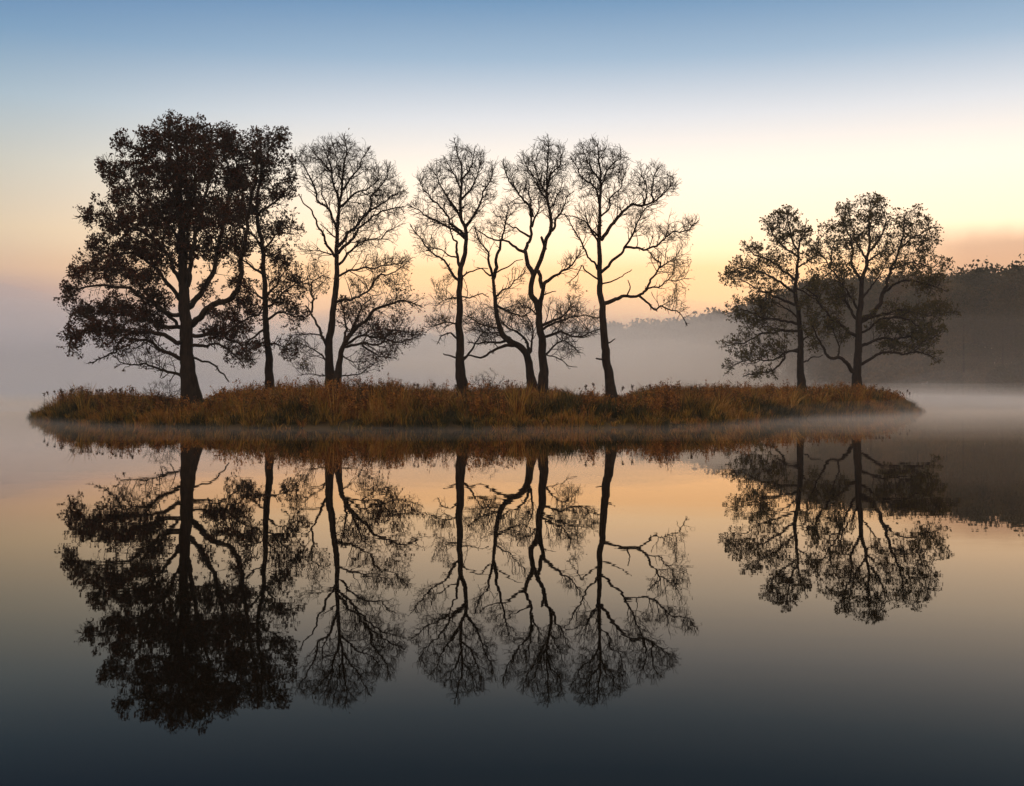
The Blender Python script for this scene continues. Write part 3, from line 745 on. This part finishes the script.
T7_LIMBS = [
 (5.4, 0.5, [(612,400),(609.6,379),(607,362),(606,346.5),(604,327.5),(603,308),(601,289),(600.6,274),(600,258),(600,240),(600,219),(600,205),(600.6,192),(601,183),(600,165),(597,144)]),
 (1.9, 0.6, [(602,272),(613.4,262),(622,253),(627.7,242),(635,228),(640,217),(645.5,208)]),
 (2.3, 0.6, [(601,240),(605,234),(613.4,222.6),(622,214),(631,208),(644,205),(656,201),(665,194),(669.5,187)]),
 (1.5, 0.5, [(626,247),(636.6,247.6),(647,249),(654,246),(663,239),(674,233),(686.5,230),(693.6,224)]),
 (2.4, 0.6, [(603,304),(615,299),(627,296),(640,294),(646,287),(651.5,278),(660,268),(656,261),(650,252)]),
 (0.9, 0.5, [(627,296),(629.6,287),(628,280)]),
 (1.4, 0.4, [(638,295),(645,300),(653.5,309),(661,304.6),(672.5,310),(680,314),(687,325.6)]),
 (1.1, 0.4, [(645,289),(659,286.5),(670.6,282),(684,278)]),
 (1.0, 0.4, [(602,284),(617,279),(627,275),(632,270)]),
 (1.4, 0.5, [(599,245),(596,238),(590,228),(586,218)]),
 (1.4, 0.5, [(598,270),(588.5,255),(581,244),(574,231.5),(567,219),(564,214)]),
 (1.1, 0.4, [(599,237),(586.7,222.6),(576,218),(565,216)]),
 (1.4, 0.5, [(600,207),(594,187),(586.7,180),(578,169),(572.5,160)]),
 (1.2, 0.4, [(601,184),(592,169),(586.7,160),(583,150)]),
 (1.2, 0.4, [(600.6,187),(604.5,178),(611.7,165.6),(619,155)]),
 (1.2, 0.4, [(600.5,217),(608,210),(610,198),(619,189),(623,178)]),
 (1.3, 0.4, [(654,202),(651,190),(652,181),(656,174.5),(660,167)]),
 (1.2, 0.4, [(644,206),(647,189),(642,178)]),
 (1.0, 0.4, [(600,280),(588.6,273),(581,266),(575,277),(568,283.6)]),
 (1.3, 0.8, [(606,360),(601,359.5),(596,358.5)]),
 (1.1, 0.5, [(606,344),(611,342),(615,339)]),
 (1.0, 0.4, [(660,268),(668,262),(675,258)]),
]
T7_CLUMPS = [(598,154,15,13),(585,160,13,15),(613,165,13,17),(620,178,9,13),(600,180,20,13),(582,190,13,13),(645,183,9,11),(660,179,8,11),(663,191,11,8),(655,171,6,7),(620,200,9,11),
 (635,215,13,7),(686,222,9,8),(665,229,15,7),(672,240,11,5),(676,262,13,7),(679,275,9,7),(675,296,11,7),(683,314,5,7),(578,290,5,6),(585,225,7,9),(650,230,11,7),(672,182,6,8)]
build_tree('bare_tree', 'bare tree on a leaning trunk with long crooked boughs reaching into the open gap', 58, T7_LIMBS, T7_CLUMPS, 7, dens=1.05, spurs=3, spur_len=0.36, upright=0.6,
           leaf=M_OLIVE, leaf_n=1, leaf_size=0.12, leaf_tint=(0.4, 1.0), leaf_drop=0.85, leaf_y=(230, 260, 0.0, 1.0))

T8_LIMBS = [
 (4.0, 0.5, [(802.5,390),(800,372),(799.7,355),(799.7,341),(798,324),(797,313),(794.5,299),(794,285),(795.5,274),(797,260),(797,251),(793,245),(790.6,236),(788,225),(786,211)]),
 (1.3, 0.5, [(796.5,256),(785,247),(776.6,239),(770,229)]),
 (1.3, 0.4, [(797.5,252),(800,239),(804.6,232),(806,222)]),
 (1.5, 0.5, [(795,280),(783.6,271),(775,264),(764,257),(755.6,256),(747,246)]),
 (1.6, 0.5, [(794,292),(779,281),(768,274),(757,271),(743,268),(729,275)]),
 (1.6, 0.5, [(795,305),(778,297.6),(768,293),(757,289),(748.6,285),(740,280)]),
 (1.6, 0.5, [(797,324),(783.6,320),(774,318.6),(762.6,317),(753,311.6),(743,310),(733,312)]),
 (1.6, 0.5, [(798,331),(779,331),(771,333),(757,337),(750,341),(736,344),(726,346)]),
 (1.4, 0.5, [(799,349),(785,352),(783.6,359),(776.6,366),(768,370),(757,373),(743,376.6)]),
 (1.2, 0.4, [(799,352),(788,351),(776.6,358),(771,361),(757,360.5),(743,362),(730,367.6)]),
 (1.1, 0.4, [(800,341),(804.6,339.6),(811.6,332.6),(818.5,325.6)]),
 (1.1, 0.4, [(800,363),(807,361),(814,358),(823,355)]),
 (1.1, 0.4, [(794.5,287),(810,296),(822,300)]),
 (1.2, 0.4, [(798,318),(788,310),(778,303),(768,302)]),
 (1.2, 0.4, [(796,268),(806,262),(814,256)]),
 (1.0, 0.4, [(791,238),(783,230),(778,222)]),
]
T8_CLUMPS = [(788,219,12,9),(770,225,8,8),(778,238,13,8),(797,235,11,9),(755,248,12,6),(745,265,13,7),(730,276,8,7),(765,262,12,7),(752,275,12,6),(780,255,12,8),(738,302,9,7),
 (755,300,10,6),(740,318,11,6),(765,310,10,6),(731,343,8,5),(745,335,10,6),(745,355,12,5),(765,345,12,7),(730,367,5,4),(765,373,15,3),(778,330,10,7),(808,330,8,9),(775,290,10,6),
 (811,260,7,9),(786,275,9,8),(815,281,9,9),(812,315,8,9),(806,240,7,9),(805,300,9,8),(782,345,10,6),(752,325,9,5)]
build_tree('oak_tree', 'smaller and narrower of the two half-bare olive oaks standing apart before the misty wood', 95, T8_LIMBS, T8_CLUMPS, 8, dens=1.9, step=0.19, r_tip=0.012,
           leaf=M_OLIVE, leaf_n=3, leaf_size=0.19, leaf_tint=(0.0, 0.8), leaf_drop=0.0, spurs=2, spur_len=0.42, upright=0.3, lens=2.4, gap=0.28, up=0.5)

T9_LIMBS = [
 (5.0, 0.5, [(856.5,391),(857,372),(858,358),(858.7,344),(858.7,327),(859.5,313),(861,299),(861.5,285),(862.5,277),(866,268),(866.7,260),(868.5,253),(870,243),(869,232),(869,218),(870,204)]),
 (1.9, 0.5, [(862,283),(855,271),(851,263),(851,252),(851,242),(847,232),(843,222)]),
 (1.4, 0.5, [(866,259),(858,244.6),(854,232),(851,221),(847,211)]),
 (1.4, 0.5, [(868.5,252),(875,244.6),(883,232),(884.6,221),(882,209)]),
 (3.0, 0.6, [(859,323),(865,318),(876,309),(881,296),(886,284),(890,268),(896,257),(898.6,246),(903,236),(903.5,223.6),(906,213)]),
 (1.7, 0.5, [(883,294),(893,285),(904,282),(917,282),(931,286.6),(942,289)]),
 (1.2, 0.4, [(890,270),(905.6,264),(918,264),(931,268),(940.6,261)]),
 (1.2, 0.4, [(898,250),(907,243),(917,236),(928,229),(936,227)]),
 (1.7, 0.5, [(860,322),(876,316),(889,313),(900,310),(914,311),(925,316),(936,313),(950,312)]),
 (1.4, 0.5, [(860,333),(868,330),(879,321),(893,318),(908,320),(917,325.6),(929,323.5)]),
 (1.9, 0.5, [(860,347),(865,345),(879,338),(894,339.6),(908,337),(921,341),(939,335)]),
 (1.9, 0.5, [(859,365),(865,363),(876,356),(889,352),(904,354),(914,352),(925,353.6),(933.6,358)]),
 (1.1, 0.4, [(895,340),(908,346.6),(919.6,352)]),
 (2.7, 0.6, [(856,373),(851.7,369),(845,360.6),(838,356),(830,357),(825.5,352),(818.5,338),(811.6,325.6)]),
 (1.0, 0.4, [(838,356),(839,350),(837,341),(832.5,328)]),
 (2.1, 0.6, [(858,337),(853,334),(845,328),(838,323),(830.5,318.6),(827,313),(816,299),(806,289)]),
 (1.7, 0.5, [(859,322),(849.6,309),(842.6,293),(840,285),(838,277),(830,268),(823,257),(813,249)]),
 (1.6, 0.5, [(860,311),(855,304),(848,293),(844,285),(840,272)]),
 (1.4, 0.4, [(830,268),(832,255),(834,243)]),
 (1.4, 0.4, [(861,300),(872,285),(880,272),(886,262)]),
 (1.3, 0.4, [(866,262),(878,254),(888,248)]),
]
T9_CLUMPS = [(866,203,13,7),(882,206,9,7),(847,210,8,7),(845,225,9,8),(868,217,15,7),(885,222,9,7),(832,228,8,9),(822,230,6,8),(835,245,11,8),(855,240,13,8),(905,224,11,8),(918,215,8,7),
 (925,228,10,8),(935,240,6,6),(915,240,13,8),(925,250,10,5),(900,265,11,5),(920,270,15,6),(935,279,11,7),(941,264,5,4),(925,285,15,6),(890,254,8,7),(940,305,11,7),(925,308,11,7),
 (950,311,6,7),(905,312,13,6),(930,330,13,7),(915,335,13,7),(895,330,13,7),(932,356,6,5),(890,345,13,6),(822,285,11,9),(835,300,11,8),(828,330,9,9),(815,345,9,7),(842,335,9,8),
 (876,240,8,7),(812,252,8,7),(880,325,10,6),(845,270,9,8),(880,270,9,7)]
build_tree('oak_tree', 'larger, fan-crowned of the two half-bare olive oaks standing apart before the misty wood', 93, T9_LIMBS, T9_CLUMPS, 9, dens=1.9, step=0.19, r_tip=0.012,
           leaf=M_OLIVE, leaf_n=3, leaf_size=0.19, leaf_tint=(0.0, 0.8), leaf_drop=0.0, spurs=2, spur_len=0.42, upright=0.3, lens=2.4, gap=0.28, up=0.5)


# ------------------------------------------------------------------ sedge, weeds and stalks on the island
TOP = np.array([(33,413),(45,397),(60,393),(80,391),(120,391),(150,395),(180,401),(205,402),(222,391),(250,385),(290,384),(330,383),(395,383),(425,388),(445,390),(460,391),(485,386),(530,387),(560,391),
                (600,397),(622,397),(650,389),(700,386),(760,387),(800,388),(830,386),(860,387),(880,390),(905,396),(918,406)], float)
def top_len(X, Y):
    """how tall the growth stands at this spot of the island"""
    col = CX + X * F / Y
    zt = EYE + (HY - np.interp(col, TOP[:, 0], TOP[:, 1])) * Y / F
    rag = np.array([0.32 * nz(a * 0.75, b * 0.75, 50.0) + 0.30 * nz(a * 2.1, b * 2.1, 60.0) for a, b in zip(np.atleast_1d(X), np.atleast_1d(Y))])
    return zt - ground_z(X, Y) + rag

def blades(B, az, L, bend, w, g, tint):
    """arching grass blades: B base points, az heading, L length, bend 0..1, w width"""
    n = len(B)
    t = np.array([0, 0.4, 0.75, 1.0])
    hor = L[:, None] * (0.10 * t[None] + bend[:, None] * 0.75 * t[None] ** 2)
    ver = L[:, None] * (t[None] - bend[:, None] * 0.62 * t[None] ** 2.4)
    d = np.column_stack([np.cos(az), np.sin(az), np.zeros(n)])
    C = B[:, None, :] + hor[:, :, None] * d[:, None, :] + ver[:, :, None] * np.array([0, 0, 1.0])
    fa = az + np.pi / 2 + g.normal(0, 0.8, n)
    s = np.column_stack([np.cos(fa), np.sin(fa), np.zeros(n)]) * (w * 0.5)[:, None]
    ws = np.array([0.8, 1.0, 0.65])
    V = np.zeros((n, 7, 3))
    for k in range(3):
        V[:, 2 * k] = C[:, k] - s * ws[k]; V[:, 2 * k + 1] = C[:, k] + s * ws[k]
    V[:, 6] = C[:, 3]
    b = np.arange(n)[:, None] * 7
    q = np.concatenate([b + np.array([[0, 1, 3, 2]]), b + np.array([[2, 3, 5, 4]])], 0)
    tri = b + np.array([[4, 5, 6]])
    return V.reshape(-1, 3), q, tri, np.repeat(tint, 7)

def island_points(n, dmin, dmax, g):
    out = []
    while len(out) < n:
        X = g.uniform(-30, 37.5, 6000); Y = g.uniform(48, 102, 6000)
        d = island_dist(X, Y)
        k = (d > dmin) & (d < dmax)
        out += list(np.column_stack([X[k], Y[k], d[k]]))
    return np.array(out[:n])

def sedge():
    g = np.random.default_rng(77)
    T = np.vstack([island_points(900, -0.3, 0.5, g), island_points(2000, 0.2, 2.4, g), island_points(1900, 2.4, 6.0, g), island_points(1500, 6.0, 20, g)])
    R0 = island_points(2500, -1.3, -0.2, g)                           # tufts standing in the shallows
    k = np.array([nz(a * 0.45, b * 0.45, 70.0) for a, b in R0[:, :2]]) + 0.25 * R0[:, 2] > 0.02
    T = np.vstack([T, R0[k][:420]])
    X, Y, d = T.T
    hz = np.clip(top_len(X, Y) + 0.12, 0.28, 1.7)
    edge = np.clip(d / 2.2, 0, 1)
    lump = np.array([nz(a * 0.55, b * 0.55, 4.0) for a, b in zip(X, Y)])
    L0 = np.minimum(hz, 0.62 + 0.8 * edge) * np.clip(0.92 + 0.7 * lump, 0.45, 1.15) * g.uniform(0.6, 1.14, len(X))
    tall = (g.random(len(X)) < 0.035) & (d > 0.4)                     # taller clumps of reed here and there
    L0 = np.where(tall, np.maximum(L0, hz) * g.uniform(1.05, 1.3, len(X)), L0)
    kind = np.array([nz(a * 0.22, b * 0.4, 9.0) for a, b in zip(X, Y)]) * 1.3 + g.normal(0, 0.30, len(X)) + 0.14 * edge
    nb = 36
    base = np.repeat(np.column_stack([X, Y, ground_z(X, Y) - 0.04]), nb, 0)
    n = len(base)
    az = g.uniform(0, 2 * np.pi, n)
    rad = g.random(n) ** 0.5 * 0.2
    base[:, 0] += np.cos(az) * rad; base[:, 1] += np.sin(az) * rad
    L = np.repeat(L0, nb) * g.uniform(0.55, 1.06, n)
    bend = np.clip(np.repeat(g.uniform(0.15, 0.75, len(X)), nb) + g.normal(0, 0.16, n), 0.02, 0.95)
    L = L * (1 + 0.45 * bend)
    w = g.uniform(0.012, 0.032, n)
    ti = np.clip(0.37 + 0.62 * np.repeat(kind, nb) + g.normal(0, 0.15, n), 0, 1)
    V, q, tr, tt = blades(base, az, L, bend, w, g, ti)
    me = mesh_np('sedge', V, np.concatenate([q.ravel(), tr.ravel()]), np.concatenate([np.full(len(q), 4), np.full(len(tr), 3)]), False, tt)
    tag(link('sedge', me, M_SEDGE), kind='stuff')
    # leafy rust-coloured weeds among and above the sedge
    W = np.vstack([island_points(1900, 0.6, 5.0, g), island_points(800, 5, 20, g)])
    X, Y, d = W.T
    dens = np.array([nz(a * 0.3, b * 0.5, 31.0) for a, b in zip(X, Y)])
    k = dens + g.normal(0, 0.25, len(X)) > -0.05
    X, Y = X[k], Y[k]
    H = np.clip(top_len(X, Y), 0.3, 1.6) * g.uniform(0.55, 1.3, len(X))
    ns = 4
    B = np.repeat(np.column_stack([X, Y, ground_z(X, Y) - 0.03]), ns, 0); Hs = np.repeat(H, ns) * g.uniform(0.7, 1.03, len(B))
    B[:, :2] += g.normal(0, 0.1, (len(B), 2))
    Tp = B + np.column_stack([g.normal(0, 0.13, len(B)), g.normal(0, 0.13, len(B)), Hs])
    V1, F1 = prisms(B, Tp, np.full(len(B), 0.006), np.full(len(B), 0.004))
    nl = 26
    u = g.uniform(0.25, 1.0, (len(B), nl)) ** 0.7
    C = B[:, None] + (Tp - B)[:, None] * u[:, :, None] + g.normal(0, 0.05, (len(B), nl, 3))
    C = C.reshape(-1, 3)
    tl = np.repeat(np.clip(g.uniform(0, 1, len(B)), 0, 1), nl)
    V2, F2, T2 = leaf_quads(C, g.normal(0, 1, C.shape) + np.array([0, 0, 0.3]), 0.10, g, np.clip(tl + g.normal(0, 0.2, len(C)), 0, 1))
    me = mesh_np('rust_weeds', np.vstack([V1, V2]), np.concatenate([F1.ravel(), F2.ravel() + len(V1)]), np.full(len(F1) + len(F2), 4), False, np.concatenate([np.full(len(V1), 0.1), T2]))
    tag(link('rust_weeds', me, M_WEED), kind='stuff')
sedge()

def stalk_mesh(i):
    """a dry stalk a metre tall with a drooping seed head"""
    g = np.random.default_rng(500 + i)
    lean = g.uniform(0.02, 0.14); h = 1.0
    P = np.array([[lean * t ** 2 * 1.5, 0.02 * math.sin(t * 5), h * t] for t in np.linspace(0, 1, 6)])
    V1, f1, c1 = tube_arrays(P, np.linspace(0.011, 0.007, 6), 4, i, 0.05)
    top = P[-1]; n = 60
    t = g.random(n)
    C = top + np.column_stack([lean * 0.6 * t + g.normal(0, 0.024, n), g.normal(0, 0.024, n), -0.16 + 0.28 * t - 0.13 * t ** 2 * (1 + 3 * lean)])
    V2, F2, T2 = leaf_quads(C, g.normal(0, 1, (n, 3)) + np.array([0.6, 0, -0.2]), 0.055, g, g.random(n))
    fl = np.concatenate([f1.ravel(), c1.ravel(), F2.ravel() + len(V1)])
    sz = np.concatenate([np.full(len(f1), 4), np.full(len(c1), 3), np.full(len(F2), 4)])
    return mesh_np('seed_stalk', np.vstack([V1, V2]), fl, sz, False, np.concatenate([np.full(len(V1), 0.15), T2]))
STALKS = [stalk_mesh(i) for i in range(7)]
for m_ in STALKS: m_.materials.append(M_SEED)
def stalks(rows, label, inland, seed):
    g = random.Random(seed)
    for i, (x, y) in enumerate(rows):
        xs = np.array([(x - CX) / F])
        for D in np.arange(49, 84, 0.25):                          # first ground met along this bearing, then a little inland
            if island_dist(xs * D, np.array([D]))[0] > 0.5: break
        D += g.uniform(*inland)
        X = (x - CX) * D / F
        gz = float(ground_z(X, D)[0])
        h = EYE + (HY - y) * D / F - gz
        o = bpy.data.objects.new('seed_stalk', STALKS[g.randrange(7)]); COL.objects.link(o)
        o.location = (X, D, gz); o.rotation_euler = (0, 0, g.uniform(0, 6.28)); k = max(0.5, min(1.4, h)); o.scale = (1.0, 1.0, k)
        tag(o, label, 'dry stalk', 'seed-headed stalks above the sedge')
stalks([(44.5,389),(50,391),(56,387),(60,389),(63,386),(74,383),(78,385),(81,383),(90,381.6),(97,382),(100,384),(105,382),(110,383),(115,380),(120,381),(126.5,382),(134,384)],
       'thin dry stalk with a dark seed head over the low left tip of the island', (0.6, 2.5), 1)
stalks([(875,385),(879,388),(884,384),(889,384),(901,391),(906,387),(909,392)], 'thin dry stalk with a dark seed head on the low right end of the island', (0.4, 1.5), 2)
stalks([(585,382),(595,382),(620,382),(632,381),(652,380),(660,382),(667,380),(674,381),(690,380)], 'thin dry stalk with a dark seed head above the reeds around the leaning trunk', (1.5, 4), 3)
stalks([(404,379),(411,376),(418,378),(439,378),(454,383)], 'thin dry stalk with a dark seed head in the middle gap between two bare trees', (1.5, 4), 4)

def shrub(label, x, D, ybase, w, h, seed, group='leafless shrubs on the island'):
    """a leafless many-stemmed shrub"""
    g = np.random.default_rng(seed)
    X = (x - CX) * D / F; gz = float(ground_z(X, D)[0])
    st = [np.array([0, 0, 0.0])]
    A = []
    for _ in range(150):
        u = unit(g.normal(0, 1, 3)) * g.random() ** 0.4
        A.append((u[0] * w * 0.5, u[1] * w * 0.5, h * 0.58 + u[2] * h * 0.42))
    P, par = colonize(st, np.array(A), 0.07, 0.09, 0.1, 0.3, g)
    n0, N = 1, len(P); tips = np.zeros(N)
    for i in range(N - 1, n0 - 1, -1):
        if tips[i] == 0: tips[i] = 1
        tips[par[i]] += tips[i]
    rad = 0.005 * np.maximum(tips, 1) ** 0.45
    ii = np.arange(n0, N)
    V1, F1 = prisms(P[par[ii]], P[ii], np.minimum(rad[par[ii]], rad[ii] * 1.4), rad[ii])
    thin = ii[tips[ii] <= 2]
    S0 = np.repeat(thin, 2); sd = unit(unit(P[S0] - P[par[S0]]) + g.normal(0, 0.5, (len(S0), 3)) + np.array([0, 0, 0.4]))
    V2, F2 = prisms(P[S0], P[S0] + sd * g.uniform(0.08, 0.22, (len(S0), 1)), np.full(len(S0), 0.005), np.full(len(S0), 0.003))
    V = np.vstack([V1, V2]); f = np.vstack([F1, F2 + len(V1)])
    o = link('bare_shrub', mesh_np('bare_shrub', V, f, np.full(len(f), 4)), M_BARK)
    o.location = (X, D, gz); tag(o, label, 'shrub', group)
shrub('rounded leafless twiggy shrub just right of a straight upright trunk', 488, 58, 388, 2.0, 2.0, 41)
shrub('low leafless shrub in the sedge left of the broad oak trunk', 165, 59, 392, 2.4, 1.6, 42)
shrub('small leafless shrub at the foot of the crooked leaning small tree', 352, 58.5, 385, 1.8, 1.6, 43)


# ------------------------------------------------------------------ woods on the far shore
def crown_mesh(seed, nclump, nleaf, size, w=0.32):
    """crown of a tall woodland tree, unit height: clumps of leaf faces with gaps between them"""
    g = np.random.default_rng(seed)
    Cs = []
    for k in range(nclump):
        t = g.random() ** 0.6
        z = (0.04 if k % 5 == 0 else 0.2) + (0.93 if k % 5 == 0 else 0.76) * t
        rr = w * math.sin(min(1.0, 1.5 * (1 - t) + 0.34) * math.pi / 2) * (0.55 + 0.45 * g.random())
        a = g.uniform(0, 2 * np.pi)
        c = np.array([math.cos(a) * rr * g.random() ** 0.5, math.sin(a) * rr * g.random() ** 0.5, z])
        Cs.append(c + g.normal(0, 1, (nleaf, 3)) * np.array([0.044, 0.044, 0.032]) * g.uniform(0.7, 1.35))
    C = np.vstack(Cs)
    tint = np.clip(np.repeat(((seed * 0.37) % 0.75) + g.uniform(0.0, 0.3, nclump), nleaf) + g.normal(0, 0.12, len(C)), 0, 1)
    return leaf_quads(C, g.normal(0, 1, C.shape), size, g, tint)

CROWNS, TRUNKS = [], []
for i in range(6):
    V, f, t = crown_mesh(900 + i, 100 + 4 * i, 120, 0.015, 0.15 + 0.015 * i)
    m_ = mesh_np('crown', V, f, np.full(len(f), 4), False, t); m_.materials.append(M_FARLEAF); CROWNS.append(m_)
    P = np.array([[0.01 * nz(i, k), 0.01 * nz(i + 5, k), z] for k, z in enumerate(np.linspace(-0.03, 0.8, 7))])
    m_ = tube_mesh('trunk', P, np.linspace(0.014, 0.004, 7), 6, i); m_.materials.append(M_BARK); TRUNKS.append(m_)

WTOP = np.array([(700, 325), (720, 321), (740, 309), (771, 290), (806, 279), (850, 274), (900, 273), (945, 268), (985, 265), (1024, 262), (1120, 260)], float)
g = np.random.default_rng(321)
az = 10.8
while az < 27.2:
    r0 = shore_r(az)
    for row in range(2):
        r = r0 + 4 + row * 11 + g.uniform(-2, 3)
        a = az + g.uniform(-0.35, 0.35) + row * 0.5
        X, Y = r * math.sin(R(a)), r * math.cos(R(a))
        col = CX + X * F / Y
        gz = 0.4 + row * 0.5
        H = (EYE - gz + (HY - np.interp(col, WTOP[:, 0], WTOP[:, 1])) * Y / F) * (g.uniform(0.88, 1.02) if row else g.uniform(0.68, 1.0))
        root = empty('woodland_tree', (X, Y, gz)); root.rotation_euler = (0, 0, g.uniform(0, 6.28)); root.scale = (H, H, H)
        tag(root, 'tall dark tree standing in the misty wood on the far right shore', 'tree', 'trees of the misty wood on the right shore')
        k = int(g.integers(0, 6))
        for nm, me in (('crown', CROWNS[k]), ('trunk', TRUNKS[k])):
            o = bpy.data.objects.new(nm, me); COL.objects.link(o); o.parent = root
    az += 4.6 / r0 * 57.3 * g.uniform(0.8, 1.25)

def wood_mass(name, a0, a1, depth, step, hfun, size, seed, nleaf=24, w=0.24):
    """a far-off wood that reads as one mass"""
    g = np.random.default_rng(seed)
    Vs, Fs, Ts, off = [], [], [], 0
    base = [crown_mesh(950 + i, 44, nleaf, size, w) for i in range(5)]
    a = a0
    while a < a1:
        r0 = shore_r(a)
        for row in range(3):
            r = r0 + depth[0] + (depth[1] - depth[0]) * (row + g.random()) / 3
            b = a + g.normal(0, 0.2)
            X, Y = r * math.sin(R(b)), r * math.cos(R(b))
            H = hfun(X, Y, r) * g.uniform(0.82, 1.03)
            V, f, t = base[int(g.integers(0, 5))]
            c, s = math.cos(b * 90), math.sin(b * 90)
            W = V * H; W = np.column_stack([W[:, 0] * c - W[:, 1] * s + X, W[:, 0] * s + W[:, 1] * c + Y, W[:, 2] + 0.5])
            W[:, 2] = np.maximum(W[:, 2], 0.1)
            Vs.append(W); Fs.append(f + off); Ts.append(t); off += len(V)
        a += step * g.uniform(0.7, 1.3)
    V = np.vstack(Vs); f = np.vstack(Fs)
    tag(link(name, mesh_np(name, V, f, np.full(len(f), 4), False, np.concatenate(Ts)), M_FARLEAF), kind='stuff')
wood_mass('distant_wood', 10.8, 28, (22, 60), 0.75, lambda X, Y, r: EYE + (HY - np.interp(CX + X * F / Y, WTOP[:, 0], WTOP[:, 1])) * Y / F * 0.97, 0.03, 61, 70, 0.17)
wood_mass('distant_treeline', -40, 10.8, (6, 40), 0.42, lambda X, Y, r: 27 + 4 * nz(X * 0.02, Y * 0.02), 0.055, 62, 26, 0.2)
wood_mass('shore_scrub', 10.8, 28, (-2, 14), 0.3, lambda X, Y, r: 6.5 + 4 * nz(X * 0.05, Y * 0.05), 0.11, 63)


HAZE_D = 0.0003
BANKS = [(-30, 430, 240, 130, 37, 0.0045, 1, (0.80, 0.84, 0.92)), (-14, 430, 210, 110, 34, 0.0046, 2, (0.90, 0.90, 0.93)), (1, 335, 150, 60, 28, 0.0080, 3, (1.0, 0.985, 0.96)),  # bluish banks left, peach ones sunward: dawn light put into the mist colour
         (8.5, 310, 80, 60, 21, 0.0070, 4, (1.0, 0.975, 0.94)), (20, 178, 95, 10, 2.4, 0.014, 5, (0.98, 0.95, 0.93)), (18, 160, 105, 26, 18, 0.0014, 6, (0.98, 0.90, 0.82)),
         (23, 128, 26, 7, 1.5, 0.010, 8, (0.98, 0.96, 0.94)), (26, 105, 16, 6, 1.1, 0.010, 9, (0.98, 0.96, 0.94)), (19.5, 140, 14, 8, 2.6, 0.007, 10, (0.98, 0.96, 0.94)), (-27, 92, 14, 6, 0.9, 0.010, 11, (0.90, 0.91, 0.95)),
         (-28, 230, 140, 115, 7, 0.0045, 12, (0.84, 0.87, 0.93)), (23, 92, 34, 44, 1.0, 0.004, 13, (0.98, 0.95, 0.92)),
         (-4, 128, 24, 9, 2.8, 0.007, 14, (1.0, 0.98, 0.96)), (4.5, 140, 20, 9, 3.6, 0.006, 15, (1.0, 0.98, 0.95)), (9.5, 150, 18, 8, 2.4, 0.009, 16, (1.0, 0.98, 0.95)),
         (-12, 135, 26, 10, 2.4, 0.007, 17, (0.95, 0.95, 0.96)), (21.5, 150, 9, 6, 4.0, 0.006, 18, (0.98, 0.96, 0.94))]
# ------------------------------------------------------------------ haze and mist
def box_mesh(name, x, y, z0, z1):
    V = [(sx * x, sy * y, z) for z in (z0, z1) for sx, sy in ((-1, -1), (1, -1), (1, 1), (-1, 1))]
    f = [(3, 2, 1, 0), (4, 5, 6, 7), (0, 1, 5, 4), (1, 2, 6, 5), (2, 3, 7, 6), (3, 0, 4, 7)]
    return mesh_np(name, np.array(V), np.array(f), np.full(6, 4))
tag(link('haze', box_mesh('haze', 900, 900, -2.0, 45), vol_mat('thin_haze', HAZE_D)), kind='stuff')
def mist_bank(az, D, rx, ry, top, dens, seed, rough=1.0, col=(0.97, 0.96, 0.95)):
    """a low rolling bank of mist lying on the water"""
    nu, nv = 48, 17
    V = []
    for j in range(nv):
        ph = -0.35 + (math.pi / 2 + 0.35) * j / (nv - 1)
        for i in range(nu):
            th = 2 * math.pi * i / nu
            c = max(0.0, math.cos(ph)); x, y, z = math.cos(th) * c, math.sin(th) * c, math.sin(ph)
            k = 1 + rough * 0.22 * nz(x * 2.2 + seed, y * 2.2, z * 1.5) + rough * 0.10 * nz(x * 6 + seed, y * 6, z * 4)
            V.append((x * rx * k, y * ry * k, z * top * k if z > 0 else z * 2))
    idx = np.arange(nu * nv).reshape(nv, nu)
    f = np.stack([idx[:-1], np.roll(idx[:-1], -1, 1), np.roll(idx[1:], -1, 1), idx[1:]], -1).reshape(-1, 4)
    V = np.array(V)
    bot = len(V); V = np.vstack([V, [[0, 0, V[0][2]]]])
    cap = np.column_stack([np.roll(idx[0], -1), idx[0], np.full(nu, bot)])
    me = mesh_np('mist', V, np.concatenate([f.ravel(), cap.ravel()]), np.concatenate([np.full(len(f), 4), np.full(len(cap), 3)]))
    o = link('mist', me, vol_mat('mist_bank', dens, col))
    o.location = (D * math.sin(R(az)), D * math.cos(R(az)), 0); o.rotation_euler = (0, 0, -R(az))
    tag(o, kind='stuff')
for az, D, rx, ry, top, dens, sd, col in BANKS:                           # each bank thickens downwards: three shells, one inside the other
    for k, (q, h) in enumerate(((1.0, 1.0), (0.88, 0.66), (0.76, 0.36))):
        mist_bank(az, D, rx * q, ry * q, top * h, dens, sd + 0.37 * k, 1.0, col)
for h, q in ((0.5, 1.0), (0.3, 0.95), (0.15, 0.9)):                  # thin ground mist round the island
    mist_bank(0, 175, 270 * q, 136 * q, h, 0.009, 30 + q * 9, rough=0.0)

S.view_settings.view_transform = 'Standard'; S.view_settings.look = 'None'
S.view_settings.exposure = 0; S.view_settings.gamma = 1; S.view_settings.use_curve_mapping = False
S.render.engine = 'CYCLES'
S.cycles.max_bounces = 6; S.cycles.diffuse_bounces = 2; S.cycles.glossy_bounces = 3; S.cycles.transmission_bounces = 3
S.cycles.volume_bounces = 8; S.cycles.transparent_max_bounces = 8
S.cycles.use_denoising = True
S.render.film_transparent = False
